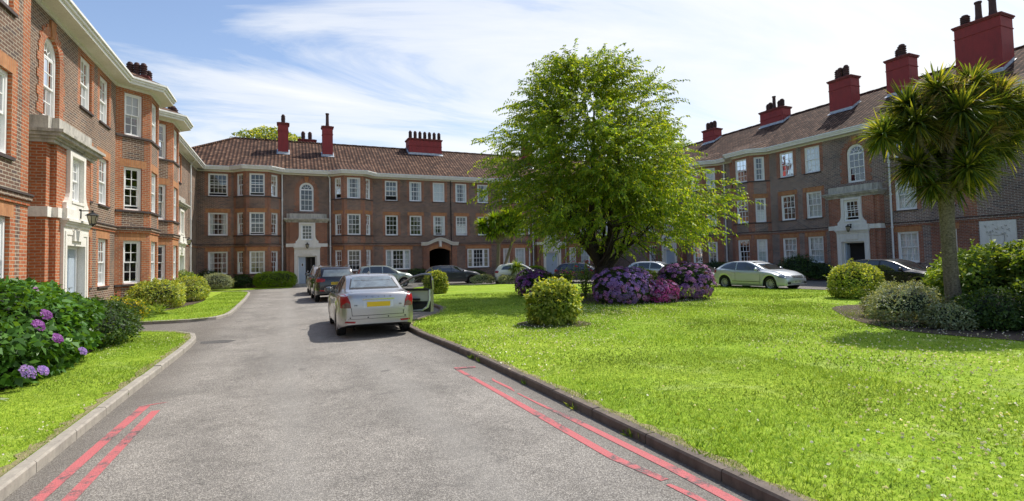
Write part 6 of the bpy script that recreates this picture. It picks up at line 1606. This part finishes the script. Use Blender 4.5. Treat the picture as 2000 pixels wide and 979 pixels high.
# --- silver saloon seen from behind with its door open
SAL = dict(L=4.48, W=1.77, wb=2.64, rw=.315, rear_over=.97, wr=1.22, paint='p_silver', sill=.20, rbow=.17, rtap=.12,
    top=[(0, .66), (.015, .90), (.05, 1.00), (.10, 1.035), (.45, 1.07), (.62, 1.10), (1.35, 1.39), (1.75, 1.445), (2.3, 1.435), (2.65, 1.36), (3.35, 1.00), (3.9, .92), (4.25, .78), (4.42, .64), (4.48, .45)],
    belt=[(0, .96), (.5, .985), (1.2, .96), (2.5, .93), (3.4, .90), (4.48, .62)],
    win=[[(1.0, 1.02), (1.36, 1.30), (1.62, 1.355), (1.70, .97)], [(1.76, .97), (1.70, 1.36), (2.25, 1.355), (2.60, 1.24), (3.05, 1.0), (3.02, .96)]],
    seams=[[(1.73, .3), (1.73, .95)], [(2.95, .3), (3.02, .93)], [(1.28, .62), (1.10, .94)]], handles=[(1.50, .83)],
    tail=[(.86, .70), (.60, .70), (.62, .84), (.66, .93), (.72, 1.005), (.80, 1.0), (.86, .93)], tail2=[(.80, .705), (.61, .705), (.63, .80), (.70, .83), (.78, .77)],
    tailside=[(.13, .70), (.13, .97), (.20, .985), (.28, .96), (.25, .84), (.20, .72)],
    refl=[(.74, .365), (.52, .355), (.50, .395), (.72, .405)], rplate=(.775, None), fplate=(.45, None),
    rw_glass=[(-.555, 1.115), (.555, 1.115), (.46, 1.365), (-.46, 1.365)], ws_glass=[(-.66, 1.0), (.66, 1.0), (.54, 1.37), (-.54, 1.37)],
    head=[(.78, .60), (.50, .60), (.52, .72), (.76, .76)], mirror=(2.85, .98), rimstyle='b', nomirrorN=True,
    extra=[('rear_window_seal', [(-.59, 1.095), (.59, 1.095), (.485, 1.382), (-.485, 1.382)], 'rear', 'trim', .004),
           ('boot_gap', rect(-.585, .585, .518, .528), 'rear', 'trim', .006), ('boot_gap', [(.585, .52), (.60, .70), (.59, .70), (.575, .52)], 'rear', 'trim', .006), ('boot_gap', [(-.585, .52), (-.60, .70), (-.59, .70), (-.575, .52)], 'rear', 'trim', .006),
           ('boot_gap', [(.62, .70), (.71, .985), (.70, .985), (.61, .70)], 'rear', 'trim', .006), ('boot_gap', [(-.62, .70), (-.71, .985), (-.70, .985), (-.61, .70)], 'rear', 'trim', .006),
           ('plate_recess', rect(-.335, .335, .70, .865), 'rear', 'p_silver2', .005), ('bumper_crease', rect(-.80, .80, .44, .447), 'rear', 'trim', .003)])
SH = R_(90) - R_(1.0)
root, body, bvh, W0 = car(SAL, (1.98, 12.08 + 2.24), SH, 'silver saloon in the foreground of the drive with its right-hand door hanging open', cat='car')
ex = MB(); L2_ = SAL['L'] / 2
ex.box((-L2_ - .012, -.36, .880), (-L2_ + .06, .36, .903), 'chrome'); link('chrome_strip', ex.mesh('chrome_strip'), root, W0)
Rr = Matrix(((0, 0, -1, 0), (-1, 0, 0, 0), (0, 1, 0, 0), (0, 0, 0, 1)))
for k, ch in enumerate('VOLVO'):
    y = .27 - k * .135; h = bvh.ray_cast(Vector((-5, y, .945)), Vector((1, 0, 0)))
    link('badge_lettering', text_mesh(ch, .045, 'trim', .003), root, W0 @ Matrix.Translation((h[0].x - .008, y, .945)) @ Rr)
for y, s_ in ((.50, 'S40'), (-.50, 'D5')):
    h = bvh.ray_cast(Vector((-5, y, .755)), Vector((1, 0, 0))); link('badge_lettering', text_mesh(s_, .05, 'trim', .003), root, W0 @ Matrix.Translation((h[0].x - .008, y, .755)) @ Rr)
for y in (.62, .23, -.23, -.62):
    h = bvh.ray_cast(Vector((-5, y, .475)), Vector((1, 0, 0))); sb = MB(); TS = lambda x, yy, z, h=h, y=y: (h[0].x - .004 - z, y + x, .475 + yy); sb.lathe([(.016, -.01), (.016, .004), (0, .004)], 'trim', (0, 0), 10, 0, TS); link('parking_sensor', sb.mesh('parking_sensor'), root, W0)
fb = MB(); tube(fb, [(-.42, 0, 1.43), (-.50, 0, 1.475), (-.56, 0, 1.50)], [.035, .022, .008], 'p_silver2', 6); link('aerial', fb.mesh('aerial'), root, W0)
for sg in (1, -1):
    eb = MB(); tube(eb, [(-L2_ + .32, sg * .52, .24), (-L2_ + .03, sg * .54, .235)], .035, 'chrome', 10); tube(eb, [(-L2_ + .1, sg * .54, .235), (-L2_ + .04, sg * .54, .235)], .028, 'dark', 10); link('exhaust_pipe', eb.mesh('exhaust_pipe'), root, W0)
# open front door (hinged at the front, right-hand side)
def open_door():
    X = lambda x: x - SAL['L'] / 2
    hx, hy = X(2.98), -.865; ang = R_(54); Dm = W0 @ Matrix.Translation((hx, hy, 0)) @ Matrix.Rotation(ang, 4, 'Z')
    # door space: -x runs back from the hinge (length 1.22), y=0 outer skin, +y inner side
    low = [(0, .30), (-1.12, .30), (-1.20, .45), (-1.22, .93), (0, .93)]
    def y_out(z): return -.02 - .05 * math.sin(PI * min(1, max(0, (z - .2) / .85)))
    d = MB()
    zs_ = [.30, .45, .60, .78, .93]; xs_ = [0, -.4, -.8, -1.16]
    for i in range(4):
        for j in range(3):
            for off, mat in ((0, 'p_silver'), (.12, 'greytrim' if .6 <= (zs_[i] + zs_[i + 1]) / 2 < .86 else 'trim')):
                q = [(xs_[j], y_out(zs_[i]) + off, zs_[i]), (xs_[j + 1], y_out(zs_[i]) + off, zs_[i]), (xs_[j + 1], y_out(zs_[i + 1]) + off, zs_[i + 1]), (xs_[j], y_out(zs_[i + 1]) + off, zs_[i + 1])]; d.face(q, mat)
    # shut face at the latch end and bottom
    for i in range(4): d.face([(-1.16, y_out(zs_[i]) - .0, zs_[i]), (-1.20, y_out(zs_[i]) + .02, zs_[i]), (-1.20, y_out(zs_[i + 1]) + .02, zs_[i + 1]), (-1.16, y_out(zs_[i + 1]), zs_[i + 1])], 'p_silver'); d.face([(-1.20, y_out(zs_[i]) + .02, zs_[i]), (-1.16, y_out(zs_[i]) + .14, zs_[i]), (-1.16, y_out(zs_[i + 1]) + .14, zs_[i + 1]), (-1.20, y_out(zs_[i + 1]) + .02, zs_[i + 1])], 'p_silver')
    d.face([(0, -.05, .30), (-1.18, -.05, .30), (-1.18, .08, .30), (0, .08, .30)], 'p_silver')
    for i in range(4): d.face([(0, y_out(zs_[i]), zs_[i]), (0, y_out(zs_[i]) + .12, zs_[i]), (0, y_out(zs_[i + 1]) + .12, zs_[i + 1]), (0, y_out(zs_[i + 1]), zs_[i + 1])], 'trim')
    # curved painted border on the inner panel, sill strip and armrest
    tube(d, [(-1.14, .10, .92), (-1.13, .105, .62), (-1.07, .105, .44), (-.92, .105, .35), (-.3, .10, .33)], [.03, .035, .04, .035, .025], 'p_silver2', 6)
    d.box((-1.12, .07, .90), (0, .12, .965), 'trim'); d.box((-.85, .08, .62), (-.2, .17, .68), 'trim'); d.box((-1.02, .10, .34), (-.12, .125, .52), 'trim')
    dd = link('door', d.mesh('door', merge=True), root, Dm)
    fr = MB(); tube(fr, [(0, -.03, .95), (-.28, -.01, 1.12), (-.62, .04, 1.29), (-.90, .07, 1.36), (-1.18, .08, 1.36), (-1.21, .06, 1.20), (-1.20, -.01, .93)], .034, 'p_silver', 6)
    tube(fr, [(-1.16, -.01, .95), (-1.16, .06, 1.33)], .03, 'trim', 6); link('door_frame', fr.mesh('door_frame'), dd, Dm)
    gl = MB(); gl.face([(-.05, -.02, .95), (-.28, 0, 1.10), (-.62, .045, 1.275), (-.90, .065, 1.345), (-1.17, .07, 1.345), (-1.19, -.01, .95)], 'glass'); link('window', gl.mesh('window'), dd, Dm)
    mm = MB(); bm = bmesh.new(); bmesh.ops.create_uvsphere(bm, u_segments=14, v_segments=8, radius=1)
    for v in bm.verts: v.co = Vector((v.co.x * .075 - .12, v.co.y * .12 - .17, v.co.z * .078 + 1.0))
    m_ = bpy.data.meshes.new('wing_mirror'); bm.to_mesh(m_); bm.free(); m_.materials.append(M['p_silver']); link('wing_mirror', m_, dd, Dm)
    # dark patch on the closed body, standing in for the shaded doorway
    mo = decal(bvh, [(X(1.80), .32), (X(2.96), .32), (X(3.0), .94), (X(2.60), 1.25), (X(2.25), 1.36), (X(1.76), 1.36)], 'sideN', .014, .1); mo.materials.append(M['dark']); link('door_opening', mo, root, W0)
open_door()

def hatch(**kw):
    d = dict(L=4.28, W=1.76, wb=2.6, rw=.315, rear_over=.80, wr=1.26, sill=.20, paint='p_grey',
        top=[(0, .62), (.02, .85), (.07, .98), (.42, 1.28), (.62, 1.365), (1.2, 1.425), (1.9, 1.42), (2.3, 1.34), (3.12, 1.0), (3.7, .90), (4.05, .76), (4.22, .62), (4.28, .45)],
        belt=[(0, .95), (.6, .97), (2.0, .93), (3.2, .90), (4.28, .62)],
        win=[[(.55, 1.03), (.70, 1.22), (.95, 1.30), (1.02, 1.0)], [(1.08, .99), (1.02, 1.32), (1.80, 1.335), (1.80, .96)], [(1.87, .96), (1.87, 1.335), (2.22, 1.29), (2.85, 1.0), (2.82, .95)]],
        seams=[[(1.83, .3), (1.83, .94)], [(2.85, .3), (2.88, .92)], [(1.10, .5), (1.03, .94)]], handles=[(1.22, .84), (2.05, .82)],
        tail=[(.86, .80), (.50, .80), (.52, .93), (.84, .97)], tailside=[(.12, .80), (.12, .96), (.28, .97), (.32, .90), (.22, .80)],
        head=[(.80, .60), (.46, .60), (.50, .70), (.78, .76)], headside=[(3.86, .62), (3.80, .74), (4.02, .70), (4.18, .60)],
        rw_glass=[(-.56, 1.0), (.56, 1.0), (.48, 1.28), (-.48, 1.28)], ws_glass=[(-.64, .99), (.64, .99), (.53, 1.34), (-.53, 1.34)], rplate=(.70, 'WK08 EXB'), fplate=(.42, 'LK05 UYR'), mirror=(2.72, .98), handle_mat='p_grey', fog=[(.72, .32), (.44, .32), (.46, .42), (.66, .42)],
        extra=[('grille', [(-.36, .58), (.36, .58), (.40, .70), (-.40, .70)], 'front', 'trim', .007), ('lower_grille', [(-.34, .28), (.34, .28), (.38, .38), (-.38, .38)], 'front', 'trim', .007)])
    d.update(kw); return d
H_ = lambda a: R_(a)
ASTRA = hatch(L=4.29, W=1.78, wb=2.61, rw=.33, rear_over=.82, paint='p_silver2', handle_mat='p_silver2', rimstyle='c', sill=.2,
    top=[(0, .60), (.02, .82), (.08, .98), (.40, 1.20), (.75, 1.345), (1.35, 1.41), (1.9, 1.41), (2.35, 1.32), (3.15, 1.0), (3.7, .91), (4.02, .80), (4.20, .70), (4.27, .60), (4.29, .48)],
    belt=[(0, .98), (.6, 1.0), (2.0, .93), (3.2, .88), (4.29, .62)],
    win=[[(.52, 1.06), (.75, 1.20), (1.15, 1.315), (1.42, 1.34), (1.46, .98)], [(1.53, .97), (1.49, 1.34), (1.95, 1.335), (2.3, 1.25), (2.86, .97), (2.83, .94)]],
    seams=[[(1.50, .42), (1.48, .95)], [(2.88, .3), (2.92, .90)], [(1.55, .28), (2.88, .26)]], handles=[(1.72, .84)], strip=(1.2, 2.9, .40, .425),
    extra=[('grille', [(-.36, .60), (.36, .60), (.42, .71), (-.42, .71)], 'front', 'trim', .007), ('grille_bar', [(-.38, .655), (.38, .655), (.40, .685), (-.40, .685)], 'front', 'chrome', .014), ('lower_grille', [(-.34, .25), (.34, .25), (.40, .36), (-.40, .36)], 'front', 'trim', .007)], wglass='cglass')
car(ASTRA, (21.55, 18.55), R_(-87), 'pale silver three-door hatchback with its nose to the right, parked by the right wing')
AUDI = hatch(L=4.29, paint='p_grey', surrmat='chrome'); rA = car(AUDI, (11.55, 37.35), R_(-6), 'dark grey five-door hatchback parked in front of the archway')
car(hatch(L=4.05, W=1.72, wb=2.5, paint='p_green', handle_mat='p_green', rear_over=.72,
    top=[(0, .7), (.02, .95), (.06, 1.05), (.25, 1.40), (.5, 1.48), (1.2, 1.53), (1.9, 1.51), (2.3, 1.42), (3.1, 1.02), (3.6, .92), (3.85, .80), (4.0, .62), (4.05, .45)],
    win=[[(.38, 1.05), (.50, 1.34), (.85, 1.42), (.90, 1.02)], [(.96, 1.01), (.92, 1.43), (1.72, 1.44), (1.72, .98)], [(1.79, .98), (1.79, 1.44), (2.2, 1.37), (2.85, 1.02), (2.82, .97)]],
    belt=[(0, .98), (2, .97), (3.1, .93), (4.05, .62)], tail=[(.86, .95), (.70, .95), (.64, 1.36), (.72, 1.40)], tailside=[(.02, .92), (.20, 1.36), (.30, 1.34), (.16, .92)], strip=(1.1, 2.9, .52, .56)),
    (6.45, 37.0), R_(-5), 'silver-green high-backed hatchback side-on behind the silver saloon')
car(hatch(L=3.9, W=1.68, wb=2.4, rear_over=.62, paint='p_white', handle_mat='p_white', rimstyle='b',
    top=[(0, .62), (.02, .9), (.06, 1.0), (.30, 1.30), (.6, 1.40), (1.2, 1.47), (1.8, 1.45), (2.2, 1.34), (2.9, 1.0), (3.5, .92), (3.75, .78), (3.87, .6), (3.9, .45)],
    win=[[(.5, 1.04), (.66, 1.25), (1.2, 1.36), (1.25, 1.0)], [(1.32, .99), (1.28, 1.37), (1.8, 1.36), (2.1, 1.28), (2.65, .99), (2.6, .95)]], seams=[[(1.28, .4), (1.28, .96)], [(2.65, .3), (2.68, .92)]], handles=[(1.5, .85)],
    belt=[(0, .96), (2, .94), (2.9, .90), (3.9, .6)], head=[(.76, .6), (.46, .6), (.5, .72), (.74, .76)], mirror=(2.5, .98), headside=[(3.5, .62), (3.46, .74), (3.66, .70), (3.8, .60)]), (15.6, 33.9), R_(-22), 'small white hatchback half hidden by the spiky plants')
car(hatch(paint='p_blue', handle_mat='p_blue', rimstyle='b'), (19.55, 31.6), R_(-42), 'dark blue hatchback behind the trunk of the big tree')
car(hatch(paint='p_silver2', handle_mat='p_silver2', wglass='cglass_l'), (22.3, 26.9), R_(-62), 'silver hatchback half hidden between the tree trunk and the mauve bush')
SPORT = hatch(L=4.35, W=1.8, wb=2.5, rw=.33, rear_over=.85, paint='p_black', handle_mat='p_black', wr=1.15,
    top=[(0, .55), (.03, .78), (.15, .86), (.8, .95), (1.3, 1.15), (1.7, 1.26), (2.1, 1.26), (2.4, 1.19), (3.05, .92), (3.7, .82), (4.1, .68), (4.3, .52), (4.35, .38)],
    belt=[(0, .80), (1.0, .88), (2.0, .86), (3.0, .82), (4.35, .55)], win=[[(1.45, .92), (1.6, 1.12), (2.0, 1.20), (2.35, 1.14), (2.8, .90), (2.75, .88)]], seams=[[(1.5, .3), (1.45, .85)], [(2.8, .3), (2.85, .85)]], handles=[(1.75, .76)],
    tail=[(.8, .66), (.5, .66), (.5, .76), (.8, .76)], tailside=[(.02, .66), (.02, .74), (.15, .76), (.15, .68)], head=[(.80, .54), (.52, .54), (.54, .62), (.76, .70)], rw_glass=[(-.45, 1.0), (.45, 1.0), (.4, 1.18), (-.4, 1.18)], ws_glass=[(-.56, .95), (.56, .95), (.46, 1.19), (-.46, 1.19)], fplate=(.40, 'LY10 NNV'), rplate=(.5, None), mirror=(2.6, .9), headside=[(3.9, .56), (3.85, .66), (4.05, .62), (4.2, .54)])
car(SPORT, (22.2, 23.35), R_(-88), 'low black sports car with a white front number plate, nose showing beside the mauve bush')
car(hatch(L=4.3, paint='p_black', handle_mat='p_black', wr=1.28), (23.3, 13.1), R_(-90), 'black hatchback behind the yellow-green bush in front of the right doorway')
def suv(**kw):
    d = hatch(L=4.42, W=1.83, wb=2.62, rw=.35, rear_over=.86, wr=1.34, sill=.26,
        top=[(0, .72), (.02, 1.0), (.06, 1.10), (.34, 1.46), (.52, 1.555), (1.2, 1.60), (1.9, 1.59), (2.35, 1.50), (3.15, 1.12), (3.8, 1.02), (4.15, .88), (4.36, .68), (4.42, .5)],
        belt=[(0, 1.06), (.6, 1.10), (2.0, 1.05), (3.2, 1.02), (4.42, .72)],
        win=[[(.52, 1.15), (.66, 1.36), (.95, 1.46), (1.0, 1.13)], [(1.06, 1.12), (1.0, 1.47), (1.80, 1.49), (1.80, 1.09)], [(1.87, 1.09), (1.87, 1.49), (2.28, 1.44), (2.9, 1.12), (2.88, 1.07)]],
        seams=[[(1.83, .35), (1.83, 1.06)], [(2.9, .35), (2.93, 1.04)]], handles=[(1.22, .96), (2.05, .94)], tail=[(.88, .90), (.52, .92), (.50, 1.02), (.60, 1.07), (.86, 1.06)], tailside=[(.12, .90), (.12, 1.05), (.30, 1.08), (.26, .92)],
        rw_glass=[(-.62, 1.14), (.62, 1.14), (.53, 1.44), (-.53, 1.44)], ws_glass=[(-.68, 1.12), (.68, 1.12), (.57, 1.50), (-.57, 1.50)], rplate=(.84, 'WO08 FXA'), mirror=(2.8, 1.1), refl=[(.74, .50), (.46, .50), (.46, .55), (.74, .55)], rails=(.7, 2.3), head=[(.82, .75), (.50, .75), (.52, .86), (.80, .90)])
    d.update(kw); return d
car(suv(paint='p_black', handle_mat='p_black'), (2.05, 24.3 + 2.2), R_(91), 'black estate-like SUV with roof rails directly ahead of the silver saloon')
car(suv(paint='p_beige', handle_mat='p_beige', rglass='cglass', tail=[(.90, .98), (.78, .98), (.74, 1.30), (.84, 1.34)]), (2.05, 30.0 + 2.2), R_(90), 'beige silver SUV beyond the black one, nearest the far entrance')
# small white sign by the bay
sg_ = MB(); sg_.box((5.15, 42.98, .78), (5.75, 43.0, 1.0), 'white'); sg_.box((5.19, 42.972, .92), (5.71, 42.979, .945), 'ink'); sg_.box((5.25, 42.972, .84), (5.65, 42.979, .865), 'ink'); tube(sg_, [(5.3, 43.02, 0), (5.3, 43.02, 1.0)], .02, 'iron', 5); tube(sg_, [(5.6, 43.02, 0), (5.6, 43.02, 1.0)], .02, 'iron', 5)
sg_.add('notice_sign', None, label='small white notice board on short posts below the second bay of the far block', cat='sign')
put('kerb_weeds', np.concatenate(WEEDS), ['lf_mid'], None, (0, 0, 0), label='small green weeds sprouting along the kerb joints', cat='weeds', kind='stuff')
SC.cycles.max_bounces = 8; SC.cycles.transparent_max_bounces = 16
try: SC.cycles.use_adaptive_sampling = True; SC.cycles.adaptive_threshold = .02; SC.cycles.use_denoising = True
except Exception: pass
